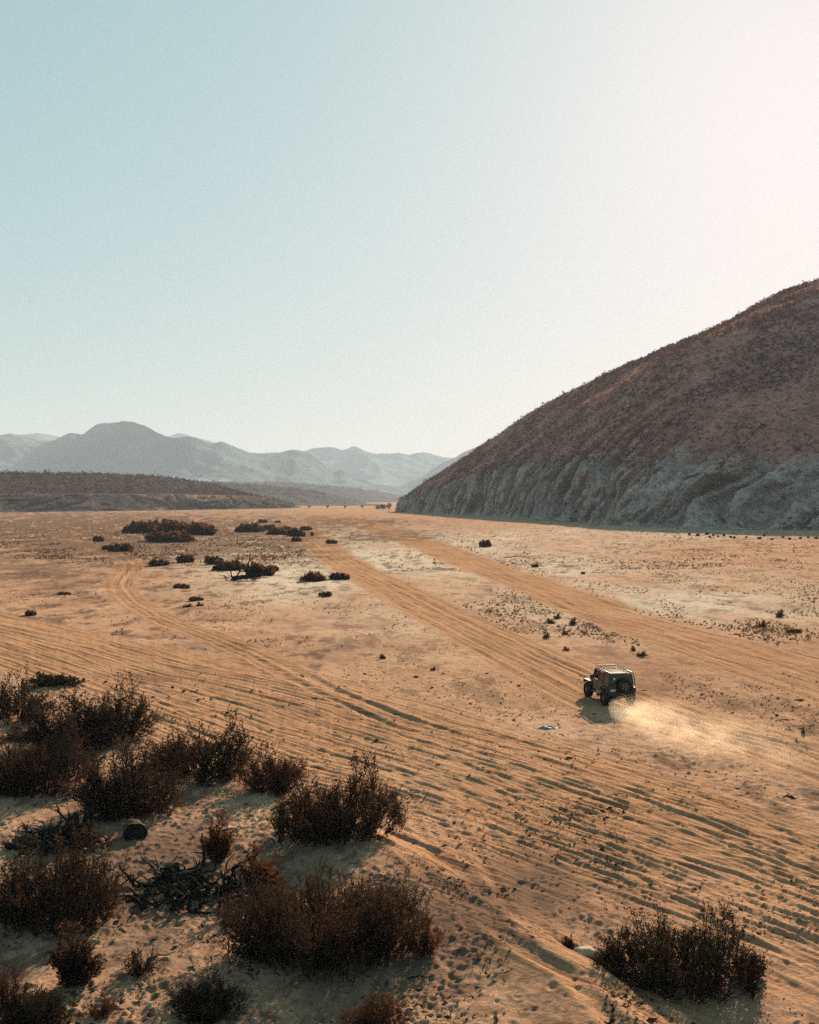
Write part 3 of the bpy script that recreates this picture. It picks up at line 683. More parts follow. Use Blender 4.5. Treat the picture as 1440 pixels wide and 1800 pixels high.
FORE = [
    ('round_b', 20, 1272, 110, 88, 'dark shrub cut off by the photo edge behind the low flat shrub', 'shrub'),
    ('tuft', 95, 1206, 78, 24, 'low flat dark shrub farthest back in the thicket, beside the tyre tracks', 'dark_shrub'),
    ('round_c', 207, 1302, 118, 94, 'tall dark shrub at the back of the thicket, its top reaching the tyre tracks', 'dark_shrub'),
    ('round_a', 124, 1322, 140, 88, 'brown shrub just in front of the tallest back shrub of the thicket', 'shrub'),
    ('wide', 58, 1402, 170, 112, 'wide brown shrub at the edge of the thicket above the charred root pile', 'shrub'),
    ('round_b', 352, 1374, 155, 108, 'olive tinged bushy shrub against the tyre tracks in the thicket middle', 'dark_shrub'),
    ('round_a', 222, 1442, 155, 116, 'dark rounded shrub directly behind the cut log', 'shrub'),
    ('round_c', 478, 1396, 100, 80, 'small dark shrub between the olive tinged shrub and the oval shrub by the tracks', 'shrub'),
    ('sparse', 300, 1350, 90, 60, 'thin twiggy shrub with pale sand showing through its stems', 'shrub'),
    ('wide', 588, 1502, 185, 124, 'oval dark shrub behind the largest shrub, its shade bluish on the sand', 'shrub'),
    ('big', 568, 1722, 365, 240, 'largest shrub of all, broad and near black with rust tips', 'shrub'),
    ('upright', 458, 1575, 75, 95, 'rust red upright sprigs rising behind the largest shrub', 'rust_shrub'),
    ('sparse', 742, 1692, 85, 88, 'thin straggly rust twigs leaning out beside the largest shrub', 'rust_shrub'),
    ('wide', 92, 1642, 235, 185, 'big brown shrub in front of the charred root pile', 'shrub'),
    ('upright', 384, 1512, 46, 88, 'small upright rust shrub standing alone beside the charred branch heap', 'rust_shrub'),
    ('upright', 132, 1742, 78, 120, 'upright thin shrub with a bare forked stem, in front of the big brown shrub', 'shrub'),
    ('round_b', 8, 1792, 90, 120, 'rust brown shrub cut by the photo edge, below the big brown shrub', 'rust_shrub'),
    ('round_c', 362, 1806, 145, 104, 'open rounded shrub with visible bare stems at the photo bottom', 'shrub'),
    ('sparse', 180, 1792, 60, 54, 'small sparse shrublet between two open shrubs at the photo bottom', 'rust_shrub'),
    ('sparse', 246, 1722, 70, 64, 'nearly leafless twig shrub standing alone among hoof prints', 'shrub'),
    ('round_a', 660, 1822, 120, 78, 'rust topped shrub cut by the photo bottom in front of the largest shrub', 'rust_shrub'),
    ('round_a', 62, 1822, 130, 92, 'dark low shrub in the bottom corner of the photo', 'dark_shrub'),
    ('wide', 1190, 1762, 290, 165, 'isolated dark shrub with greenish tufts, ringed by tyre tracks', 'dark_shrub'),
    ('tuft', 1322, 1730, 60, 62, 'small side shrub joined to the isolated dark shrub', 'rust_shrub'),
    ('tuft', 1072, 1712, 52, 54, 'small olive shrub beside the pale flat rock', 'dark_shrub'),
    ('tuft', 997, 1680, 26, 30, 'tiny dark shrub behind the pale flat rock', 'rust_shrub'),
    ('tuft', 35, 1302, 70, 24, 'low dark cushion shrub under the shrub at the photo edge', 'dark_shrub'),
]
for k, (kd, px, py, w, h, lab, mt) in enumerate(FORE): shrub(kd, px, py, w * (1.45 if k < 10 else 1.25 if k == 13 else 1.10), h * (1.30 if k < 10 else 1.10), lab, mt, group=G1)
MIDS = [
    ('far_a', 258, 938, 72, 22, 'brown shrub at one end of the largest far thicket', 'shrub'),
    ('far_b', 318, 940, 112, 27, 'widest brown shrub in the middle of the largest far thicket', 'shrub'),
    ('far_a', 296, 953, 80, 21, 'dark low shrub at the front of the largest far thicket', 'dark_shrub'),
    ('far_b', 354, 941, 56, 24, 'brown shrub at the end of the largest far thicket nearest the bridge', 'shrub'),
    ('far_c', 212, 970, 44, 17, 'dark shrub in front of the largest far thicket, with a small one touching it', 'dark_shrub'),
    ('far_c', 190, 966, 22, 9, 'small low shrub touching the dark shrub in front of the far thicket', 'dark_shrub'),
    ('far_c', 173, 953, 20, 12, 'small dark shrub beside the largest far thicket, alone on sand', 'dark_shrub'),
    ('far_c', 279, 996, 35, 14, 'low dome shrub beside the bend of the curved track', 'dark_shrub'),
    ('far_c', 326, 990, 34, 17, 'dark dome shrub between the track bend and the dead tree', 'dark_shrub'),
    ('far_c', 376, 994, 32, 18, 'dark shrub first in the row leading to the dead tree', 'dark_shrub'),
    ('far_a', 405, 1004, 56, 19, 'long dark shrub in the row behind the dead tree', 'dark_shrub'),
    ('far_b', 458, 1013, 56, 26, 'brown rounded shrub right behind the fallen dead tree', 'shrub'),
    ('far_c', 482, 1004, 16, 12, 'small shrub at the end of the row past the dead tree', 'dark_shrub'),
    ('far_c', 319, 1036, 30, 10, 'flat dark shrub alone in front of the dead tree row', 'dark_shrub'),
    ('far_a', 551, 1024, 44, 18, 'larger of two neighbouring dark shrubs beside the main sandy track', 'dark_shrub'),
    ('far_c', 597, 1021, 39, 15, 'smaller of two neighbouring dark shrubs beside the main sandy track', 'dark_shrub'),
    ('far_c', 572, 1052, 24, 11, 'small shrub in front of the two neighbouring dark shrubs', 'dark_shrub'),
    ('far_a', 440, 936, 46, 16, 'dark shrub beginning the far row towards the bridge', 'dark_shrub'),
    ('far_c', 472, 932, 26, 11, 'brown shrub second in the far row towards the bridge', 'shrub'),
    ('far_a', 489, 940, 36, 13, 'dark shrub in the middle of the far row towards the bridge', 'dark_shrub'),
    ('far_b', 520, 943, 32, 18, 'tallest dark shrub of the far row by the main sandy track', 'dark_shrub'),
    ('far_c', 538, 933, 24, 9, 'small shrub at the road end of the far row', 'dark_shrub'),
    ('far_c', 521, 952, 18, 9, 'small dark shrub just in front of the far row', 'dark_shrub'),
    ('far_c', 504, 932, 13, 8, 'tiny shrub behind the middle of the far row', 'dark_shrub'),
    ('far_c', 549, 941, 6, 8, 'lone tiny shrub standing in the main sandy track', 'dark_shrub'),
    ('far_c', 583, 957, 20, 9, 'lone dark shrub across the main sandy track from the far row', 'dark_shrub'),
    ('far_c', 462, 919, 16, 7, 'dark speck of a shrub beyond the far row', 'dark_shrub'),
    ('far_c', 488, 919, 11, 5, 'smaller dark speck of a shrub beyond the far row', 'dark_shrub'),
    ('far_c', 853, 963, 22, 15, 'lone reddish shrub on the pale silt before the cliff', 'rust_shrub'),
    ('far_c', 941, 997, 13, 7, 'small dark shrub by the faint line on the pale silt', 'dark_shrub'),
    ('far_c', 1025, 1010, 8, 6, 'small black dot of a shrub on the pale silt', 'dark_shrub'),
    ('far_c', 1396, 1110, 26, 9, 'flat dark shrub at the far end of the curved weed line', 'dark_shrub'),
    ('far_c', 345, 1056, 28, 9, 'low brown shrub above the pair of tiny shrubs in the left wash', 'dark_shrub'),
    ('sprig', 331, 1069, 18, 7, 'first of two tiny shrubs below the low brown one', 'dark_shrub'),
    ('sprig', 351, 1067, 13, 8, 'second of two tiny shrubs below the low brown one', 'dark_shrub'),
    ('far_c', 54, 1083, 20, 11, 'dark wind bent shrublet near the photo edge above the tracks', 'dark_shrub'),
    ('far_c', 113, 1047, 24, 7, 'flat dark shrublet on bare sand inside the track bend', 'dark_shrub'),
    ('sprig', 1008, 1100, 13, 14, 'rust weed bush tallest among the weeds beyond the car', 'rust_shrub'),
    ('sprig', 967, 1098, 17, 9, 'dark flat weed bush among the weeds beyond the car', 'dark_shrub'),
    ('sprig', 980, 1089, 12, 10, 'rust weed bush just behind the dark flat one', 'rust_shrub'),
    ('sprig', 961, 1124, 13, 10, 'dark weed bush nearest the main sandy track among the weeds', 'dark_shrub'),
    ('sprig', 993, 1117, 11, 8, 'small dark weed bush between the weeds and the car', 'dark_shrub'),
    ('sprig', 1113, 1144, 9, 10, 'small dark weed standing straight behind the car roof', 'dark_shrub'),
    ('sprig', 1129, 1151, 17, 9, 'brown weed bush just behind the car', 'rust_shrub'),
    ('sprig', 995, 1144, 11, 8, 'lone dark weed on smooth sand ahead of the car', 'dark_shrub'),
    ('sprig', 1341, 1098, 14, 11, 'rust weed on the curved weed line near the flat dark shrub', 'rust_shrub'),
    ('sprig', 1372, 1082, 14, 14, 'tall rust weed at the turn of the curved weed line', 'rust_shrub'),
    ('sprig', 1412, 1283, 7, 14, 'thin upright dark twig plant on the tracks near the photo edge', 'dark_shrub'),
    ('sprig', 672, 1160, 12, 9, 'small brown weed tuft on a rusty sand patch mid wash', 'rust_shrub'),
    ('sprig', 762, 1178, 10, 7, 'small dark weed tuft alone between the two track fields', 'dark_shrub'),
]
for kd, px, py, w, h, lab, mt in MIDS: shrub(kd, px, py, w * 1.05, h * .95, lab, 'weed' if kd == 'sprig' else ('far_shrub' if mt == 'dark_shrub' else 'rust_shrub'), group=G2)
rr = np.random.default_rng(401)
for x in (1211, 1225, 1243, 1249, 1254, 1262, 1272, 1283, 1292, 1312, 1334, 1345, 1356, 1374, 1388, 1405, 1422, 1435):
    shrub('far_c', x + rr.uniform(-2, 2), 941 + (x - 1211) * .033 + rr.uniform(-2.5, 3), rr.uniform(4, 8), rr.uniform(3, 5),
          'one of the small dark shrubs strung in a row before the cliff foot', 'dark_shrub', group='row of small shrubs before the cliff')

# ------------------------------------------------------------------ far trees by the bridge
def far_tree(px, py, Y, w, h, label, seed):
    x, y, _ = at_dist(px, py, Y); t = thing('thorn_tree', label, 'tree', (x, y, 0), 0, 'trees by the bridge end'); r = np.random.default_rng(seed)
    wm, hm = w * Y / FOC, h * Y / FOC
    pp = np.array([[[0, 0, -.5], [.2, .1, hm * .3], [.1, -.1, hm * .6]]] + [[[.1, 0, hm * .25], [math.cos(a) * wm * .18, math.sin(a) * wm * .18, hm * .45], [math.cos(a) * wm * .32, math.sin(a) * wm * .32, hm * .62]] for a in r.uniform(0, 6.28, 5)])
    V, F = tubes(pp, np.array([[.35, .25, .12]] + [[.18, .12, .06]] * 5), 5)
    obj('trunk', mesh_from('trunk', V, F), M['stem'], t)
    cl = r.normal(0, 1, (60, 3)); cl /= np.linalg.norm(cl, axis=1)[:, None]; cl *= r.uniform(.3, 1, (60, 1)); cl = cl * [wm * .45, wm * .40, hm * .45] + [0, 0, hm * .48]
    V, F = leaf_cloud(cl, np.full(60, wm * .28), 30, .8, r, .6, .3)
    obj('crown', mesh_from('crown', V, F, False), M['scrub'], t)
far_tree(674, 893, 1330, 17, 11, 'broad low tree at the end of the bridge', 1)
far_tree(684, 893, 1300, 12, 14, 'taller tree between the bridge and the hill nose', 2)
far_tree(664, 892, 1390, 10, 6, 'smallest low tree by the bridge end', 3)

# ------------------------------------------------------------------ bridge
def box_bm(bm, x0, x1, y0, y1, z0, z1):
    vs = [bm.verts.new((x, y, z)) for z in (z0, z1) for x, y in ((x0, y0), (x1, y0), (x1, y1), (x0, y1))]
    for f in ((0, 3, 2, 1), (4, 5, 6, 7), (0, 1, 5, 4), (1, 2, 6, 5), (2, 3, 7, 6), (3, 0, 4, 7)): bm.faces.new([vs[i] for i in f])
def box(name, x0, x1, y0, y1, z0, z1, mat, parent, bev=0.0):
    bm = bmesh.new(); box_bm(bm, x0, x1, y0, y1, z0, z1)
    if bev: bmesh.ops.bevel(bm, geom=bm.edges[:], offset=bev, segments=2, affect='EDGES', profile=.5)
    return bobj(name, bm, mat, parent)
BY = 1620.0
bx = lambda px: (px - 720) / FOC * BY
br = thing('bridge', 'long low concrete bridge on piers crossing the far end of the wash', 'bridge', (0, BY, 0))
box('deck', bx(405), bx(672), -4.5, 4.5, 3.6, 5.3, M['concrete'], br)
for s in (-1, 1):
    rl = box('railing', bx(405), bx(672), s * 4.3 - .12, s * 4.3 + .12, 6.1, 6.4, M['concrete'], br)
    bm = bmesh.new()
    for k in range(56):
        x = bx(405) + (bx(672) - bx(405)) * (k + .5) / 56; box_bm(bm, x - .12, x + .12, s * 4.3 - .1, s * 4.3 + .1, 5.3, 6.1)
    tag(bobj('railing_posts', bm, M['concrete'], rl), kind='stuff')
for px in (414, 445, 479, 512, 544, 576, 607, 637, 664):
    bm = bmesh.new(); x = bx(px)
    pr = [(-1.1, -1.0), (1.1, -1.0), (1.1, 1.6), (2.4, 3.0), (2.4, 3.6), (-2.4, 3.6), (-2.4, 3.0), (-1.1, 1.6)]
    a = [bm.verts.new((x + p, -3.4, z)) for p, z in pr]; b = [bm.verts.new((x + p, 3.4, z)) for p, z in pr]
    bm.faces.new(a); bm.faces.new(b[::-1])
    for k in range(8): bm.faces.new((a[k], b[k], b[(k + 1) % 8], a[(k + 1) % 8]))
    bmesh.ops.recalc_face_normals(bm, faces=bm.faces[:])
    bobj('pier', bm, M['concrete'], br)

# ------------------------------------------------------------------ rocks, logs, dead wood
def rock(name, px, py, w, h, label, seed, mat='rock', cat='rock', Y=None, group=None):
    x, y = at(px, py) if Y is None else (at_dist(px, py, Y)[:2]); s = y / FOC; r = np.random.default_rng(seed)
    bm = bmesh.new(); bmesh.ops.create_icosphere(bm, subdivisions=4, radius=1)
    for v in bm.verts:
        p = np.array(v.co); n = float(fbm(np.array([p[0] * 1.1 + seed]), np.array([p[1] * 1.1 + p[2] * 1.7]), seed, 3)[0])
        v.co *= 1 + .34 * n
        v.co.z = max(v.co.z, -.45)
    for v in bm.verts: v.co = Vector((v.co.x * w * s * .5, v.co.y * w * s * .38, v.co.z * h * s * .62))
    o = bobj(name, bm, M[mat], None, True)
    z = top(x, y) if Y is None else at_dist(px, py, Y)[2]
    o.location = (x, y + w * s * .3, z + h * s * .22); o.rotation_euler = (0, 0, r.uniform(-.5, .5))
    return tag(o, label, cat, group)
rock('flat_rock', 1030, 1690, 48, 20, 'pale flat rock beside the isolated dark shrub', 5)
rock('small_rock', 262, 1768, 12, 9, 'small pale rock among hoof prints near the photo bottom', 6)
rock('small_rock', 322, 1790, 12, 9, 'small grey rock under the open rounded shrub', 9)
rock('small_rock', 610, 1812, 30, 14, 'dark smooth stone at the photo bottom below the largest shrub', 8)
def hill_spot(px, py):
    """nearest point of the hillside that shows at a pixel"""
    Q = hill_P[hill_v[:, 0] < 3].reshape(-1, 3)
    e = ((Q[:, 0] / Q[:, 1] * FOC + 720) - px) ** 2 + ((HZ - (Q[:, 2] - CAM_H) / Q[:, 1] * FOC) - py) ** 2
    k = np.where(e < e.min() + 4)[0]; return Q[k[np.argmin(Q[k, 1])]]
for px, py, w, lab, sd_ in ((1195, 836, 2.6, 'large rounded tan boulder perched on the cliff rim', 11), (1139, 833, 1.2, 'small pale boulder on the cliff rim beside the bigger tan boulder', 12), (1207, 829, 1.1, 'small pale boulder on the slope above the tan boulder', 13), (1366, 929, 2.6, 'pale boulder at the foot of the cliff', 14), (1305, 924, 2.2, 'low boulder at the cliff foot beside the dark cave like hollow', 15)):
    p = hill_spot(px, py)
    bm = bmesh.new(); bmesh.ops.create_icosphere(bm, subdivisions=3, radius=1)
    for v in bm.verts:
        q = np.array(v.co); v.co *= 1 + .22 * float(fbm(np.array([q[0] + sd_]), np.array([q[1] + q[2] * 1.6]), sd_, 3)[0])
    for v in bm.verts: v.co = v.co * (w * .5)
    o = bobj('boulder', bm, M['rock'], None, True); o.location = (p[0], p[1] - w * .1, p[2] + w * .22)
    tag(o, lab, 'boulder')

def branch_mesh(seed, L, R, fork=True, k=8):
    r = np.random.default_rng(seed); t = np.linspace(0, 1, k)
    P = np.stack([t * L, np.cumsum(r.normal(0, .035 * L, k)), np.cumsum(r.normal(0, .03 * L, k))], 1)
    paths = [P]; rads = [R * (1 - .75 * t)]
    if fork:
        for f in r.uniform(.3, .8, 3):
            i = int(f * (k - 1)); d = np.array([.5, r.normal(0, .7), r.normal(.2, .5)]); d /= np.linalg.norm(d)
            paths.append(P[i] + t[:, None] * d * L * r.uniform(.2, .4) + np.cumsum(r.normal(0, .012 * L, (k, 3)), 0) * t[:, None]); rads.append(R * .55 * (1 - .8 * t))
    V, F = tubes(np.stack(paths), np.stack(rads), 6)
    return mesh_from('branch', V, F, True)
BR = [branch_mesh(20 + k, 1.0, .035 + .012 * (k % 3), k % 2 == 0) for k in range(7)]
for b in BR: b.materials.append(None)
def place_branch(parent, loc, rot, s, mat, fat=1.0):
    b = bpy.data.objects.new('branch', BR[random.randrange(len(BR))]); C.objects.link(b); b.parent = parent
    b.location = loc; b.rotation_euler = rot; b.scale = (s, s * fat, s * fat)
    b.material_slots[0].link = 'OBJECT'; b.material_slots[0].material = M[mat]; return b
def stump(parent, loc, R, H, seed, mat='char', name='stump', rot=(0, 0, 0)):
    r = np.random.default_rng(seed); n, k = 14, 7; th = np.arange(n) * 2 * np.pi / n; V = []
    for j in range(k):
        f = j / (k - 1); rad = R * (1.25 - .35 * f + .5 * max(0, .25 - f)) * (1 + .16 * vnoise(np.cos(th) * 1.5 + seed, np.sin(th) * 1.5 + f * 1.2, seed))
        zz = f * H + (f > .95) * H * .16 * vnoise(np.cos(th) * 2 + seed, np.sin(th) * 2, seed + 1)
        V.append(np.stack([np.cos(th) * rad, np.sin(th) * rad, zz], 1))
    V = np.vstack(V + [[[0, 0, H * .9]]]); F = []
    for j in range(k - 1):
        for i in range(n): F.append((j * n + i, j * n + (i + 1) % n, (j + 1) * n + (i + 1) % n, (j + 1) * n + i))
    me = bpy.data.meshes.new(name); me.from_pydata(V.tolist(), [], F + [((k - 1) * n + i, (k - 1) * n + (i + 1) % n, len(V) - 1) for i in range(n)])
    o = obj(name, me, M[mat], parent); o.location = loc; o.rotation_euler = rot; return o
def pile(name, px, py, w, d, h, n, label, seed, pale=.15):
    """a heap of dead branches; w, d, h in metres"""
    random.seed(seed); x, y = at(px, py); t = thing(name, label, 'dead wood', (x, y, top(x, y)))
    for k in range(n):
        a = random.uniform(0, 6.28); q = random.random() ** .6; bx_, by_ = math.cos(a) * q * w / 2, math.sin(a) * q * d / 2
        s = random.uniform(.35, 1.1); ht = h * (1 - q * q) * random.uniform(0, .9)
        place_branch(t, (bx_ - s * .3, by_, ht + .05 + (top(x + bx_, y + by_) - top(x, y))), (random.uniform(-3, 3), random.uniform(-.6, .35), random.uniform(0, 6.28)), s, 'wood' if random.random() < pale else 'char', random.uniform(.8, 1.9))
    return t
p1 = pile('branch_pile', 342, 1565, 3.6, 3.4, .6, 190, 'heap of blackened dead branches between the upright rust shrub and the largest shrub', 31, .10)
for k, (dx, dy, s, a, b) in enumerate(((.15, 1.5, 1.15, -1.0, 2.2), (.35, 1.3, .7, -1.35, 1.0), (.75, 1.4, .6, -1.1, .4), (1.1, .9, .9, -.5, -.4), (-.7, .9, .9, -.35, 2.9))):
    place_branch(p1, (dx, dy, .35), (0, a, b), s, 'char', 1.6)
stump(p1, (-1.05, 1.55, -.05), .28, .5, 4)
p2 = pile('root_pile', 112, 1484, 3.8, 2.2, .7, 120, 'charred uprooted stump with dark roots and two standing snags', 32, .12)
stump(p2, (.25, .25, -.05), .22, 1.15, 6, name='snag', rot=(.08, .05, 0)); stump(p2, (.62, .45, -.05), .17, 1.25, 7, name='snag', rot=(-.05, .12, 0))
place_branch(p2, (-.2, .3, .55), (0, -.8, 2.4), 1.0, 'char', 1.8); place_branch(p2, (.5, .35, .6), (0, -.7, .3), .8, 'char', 1.6)
# cut log lying with its sawn end towards the camera
def log(px, py, R, L, rz, label):
    x, y = at(px, py); t = thing('cut_log', label, 'log', (x, y, top(x, y) + R * .5), rz)
    n = 28; th = np.arange(n) * 2 * np.pi / n; V = []; k = 9
    for j in range(k):
        f = j / (k - 1); rad = R * (1 - .12 * f) * (1 + .10 * vnoise(np.cos(th) * 2 + f * 2, np.sin(th) * 2 + 9, 3) + .07 * vnoise(th * 4, th * 0 + f * 1.5, 4))
        V.append(np.stack([np.cos(th) * rad, np.full(n, f * L), np.sin(th) * rad], 1))
    F = [(j * n + i, j * n + (i + 1) % n, (j + 1) * n + (i + 1) % n, (j + 1) * n + i) for j in range(k - 1) for i in range(n)]
    me = mesh_from('bark', np.vstack(V), np.array(F)); obj('bark', me, M['bark'], t)
    me = bpy.data.meshes.new('sawn_end'); rim = V[0] * [1, 1, 1]; inn = V[0] * [.8, 1, .8] + [0, .05, 0]
    vs = np.vstack([rim, inn, [[0, .07, 0]]]); me.from_pydata(vs.tolist(), [], [(i, n + i, n + (i + 1) % n, (i + 1) % n) for i in range(n)] + [(n + i, 2 * n, n + (i + 1) % n) for i in range(n)])
    obj('sawn_end', me, M['char'], t)
log(238, 1472, .42, .8, .35, 'short thick cut log with dark sawn end facing the camera')
# dead fallen tree out in the wash
x, y = at(424, 1022); random.seed(5)
dt = thing('dead_tree', 'blackened fallen dead tree with bare forked branches in the wash', 'dead tree', (x, y, top(x, y)))
stump(dt, (-1.3, 0, .35), .28, 4.6, 3, name='trunk', rot=(0, 1.45, -.15))
for lx, ly, lz, rot, s in ((-.6, .1, .4, (0, -1.1, 1.0), 3.4), (.4, .2, .4, (0, -1.2, .5), 3.9), (.8, 0, .3, (0, -.75, -.2), 3.6), (-1.4, 0, .4, (0, -.9, 2.4), 2.6), (-1.8, .1, .2, (0, -.35, 3.4), 1.9), (1.4, .2, .2, (0, -.25, .3), 3.0), (2.2, -.2, .15, (0, -.1, -.3), 2.5), (-.4, -.4, .25, (0, -.2, -1.3), 1.7), (-1.2, -.2, .3, (0, -.5, 4.1), 1.8)):
    place_branch(dt, (lx, ly, lz), rot, s, 'char', .8)
for k in range(14):
    place_branch(dt, (random.uniform(-2.2, 2.0), random.uniform(-.6, .6), random.uniform(.05, .5)), (random.uniform(-3, 3), random.uniform(-.5, .1), random.uniform(0, 6.28)), random.uniform(.8, 1.6), 'char', 2.0)
# lone sticks on the sand
for px, py, L, a, lab in ((410, 1462, .9, .3, 'short dark driftwood piece beside the upright rust shrub'), (740, 1722, 0.7, .1, 'curved dark stick at the foot of the straggly twigs'), (915, 982, 7.0, -.12, 'long dark pole like driftwood on the pale silt'), (280, 1690, .8, .6, 'dark broken branch beside the leafless twig shrub')):
    x, y = at(px, py); o = bpy.data.objects.new('driftwood', BR[1]); C.objects.link(o); o.location = (x - L / 2 * math.cos(a), y, top(x, y) + .07); o.rotation_euler = (0, -.05, a); o.scale = (L, L * .9 if L < 3 else 2.5, L * .9 if L < 3 else 2.5)
    o.material_slots[0].link = 'OBJECT'; o.material_slots[0].material = M['char']; tag(o, lab, 'driftwood')

# crumpled sheet on the sand
def sheet():
    x, y = at(963, 1272); n, k = 40, 22; u, v = np.meshgrid(np.linspace(-1, 1, n), np.linspace(-1, 1, k))
    env = np.clip(1 - np.abs(u) ** 4, 0, 1) * np.clip(1 - v ** 4, 0, 1)
    X = u * .56 + .05 * vnoise(v * 2, u, 3); Y = v * .28 * (1 - .35 * np.abs(u - .1)) + .05 * vnoise(u * 3, v, 4)
    Z = env * .55 * (.13 + .09 * vnoise(u * 2.4 + 7, v * 1.6, 5) + .05 * vnoise(u * 6, v * 4, 6) + .05 * np.exp(-((u + .3) / .3) ** 2)) - .01
    V = np.stack([X, Y, np.maximum(Z, -.03)], -1).reshape(-1, 3)
    m = mat_plain('pale_plastic', (0.12, 0.19, 0.22), 0.8, var=0.12, scale=5)
    o = obj('crumpled_sheet', mesh_from('crumpled_sheet', V, grid_faces(k, n)), m); o.location = (x, y, top(x, y) + .02)
    tag(o, 'pale bluish white crumpled sheet lying on the sand near the car', 'plastic sheet')
sheet()

# ------------------------------------------------------------------ off-road car
DUST = (0.30, 0.22, 0.14)
M.update(
    paint=mat_plain('car_paint', (0.014, 0.019, 0.023), 0.38, var=0.2, scale=3, dust=(0.07, 0.055, 0.042), dust_amt=.15),
    door_paint=mat_plain('dusty_door_paint', (0.035, 0.032, 0.027), 0.5, var=0.3, scale=4, dust=(0.10, 0.075, 0.05), dust_amt=.55),
    black=mat_plain('black_plastic', (0.018, 0.019, 0.021), 0.6, var=0.3, scale=8, dust=(0.06, 0.046, 0.034), dust_amt=.2),
    rubber=mat_plain('tyre_rubber', (0.022, 0.022, 0.023), 0.85, var=0.3, scale=14, dust=(0.07, 0.052, 0.038), dust_amt=.2),
    steel=mat_plain('dull_steel', (0.10, 0.10, 0.105), 0.45, metal=.6, var=0.2),
    tube=mat_plain('cage_tube', (0.03, 0.031, 0.033), 0.35, var=0.2),
    roof=mat_plain('dusty_roof', (0.05, 0.048, 0.04), 0.7, spec=0.2, var=0.2, scale=4, dust=(0.11, 0.085, 0.058), dust_amt=.6),
    white=mat_plain('white_plate', (0.6, 0.6, 0.58), 0.5, var=0.05), yellow=mat_plain('yellow_mark', (0.55, 0.40, 0.10), 0.5, var=0.1),
    red=mat_plain('red_lens', (0.10, 0.015, 0.012), 0.25, var=0.1), seat=mat_plain('seat_fabric', (0.03, 0.03, 0.032), 0.9),
    tinted=mat_plain('tinted_glass', (0.012, 0.016, 0.020), 0.08, var=0.1))
def mat_glass():
    m, n, l, p = material('clear_glass'); tr = n.new('ShaderNodeBsdfTransparent'); tr.inputs['Color'].default_value = (.82, .86, .85, 1)
    gl = n.new('ShaderNodeBsdfGlossy'); gl.inputs['Roughness'].default_value = .03; fr = n.new('ShaderNodeFresnel'); fr.inputs['IOR'].default_value = 1.45
    mx = n.new('ShaderNodeMixShader'); l.new(fr.outputs['Fac'], mx.inputs['Fac']); l.new(tr.outputs['BSDF'], mx.inputs[1]); l.new(gl.outputs['BSDF'], mx.inputs[2])
    l.new(mx.outputs['Shader'], n['Material Output'].inputs['Surface']); return m
M['glass'] = mat_glass()
def prism(name, prof, x0, x1, mat, parent, bev=0.0, taper=None):
    """side profile (y, z) extruded across x"""
    bm = bmesh.new(); a = [bm.verts.new((x0, y, z)) for y, z in prof]; b = [bm.verts.new((x1, y, z)) for y, z in prof]; n = len(prof)
    bm.faces.new(a); bm.faces.new(b[::-1])
    for k in range(n): bm.faces.new((a[k], b[k], b[(k + 1) % n], a[(k + 1) % n]))
    bmesh.ops.recalc_face_normals(bm, faces=bm.faces[:])
    if taper:
        for v in bm.verts: v.co = taper(v.co)
    if bev: bmesh.ops.bevel(bm, geom=bm.edges[:], offset=bev, segments=2, affect='EDGES', profile=.5)
    return bobj(name, bm, mat, parent)
def panel(name, quad, th, mat, parent):
    """a pane through four corners with a little thickness"""
    q = [Vector(p) for p in quad]; nrm = (q[1] - q[0]).cross(q[3] - q[0]).normalized() * th
    bm = bmesh.new(); a = [bm.verts.new(p - nrm * .5) for p in q]; b = [bm.verts.new(p + nrm * .5) for p in q]
    bm.faces.new(a[::-1]); bm.faces.new(b)
    for k in range(4): bm.faces.new((a[k], a[(k + 1) % 4], b[(k + 1) % 4], b[k]))
    return bobj(name, bm, mat, parent)
def pipe(name, pts, R, mat, parent, sides=8):
    P = np.array(pts, float)[None]; V, F = tubes(P, np.full(P.shape[:2], R), sides)
    return obj(name, mesh_from(name, V, F), mat, parent)
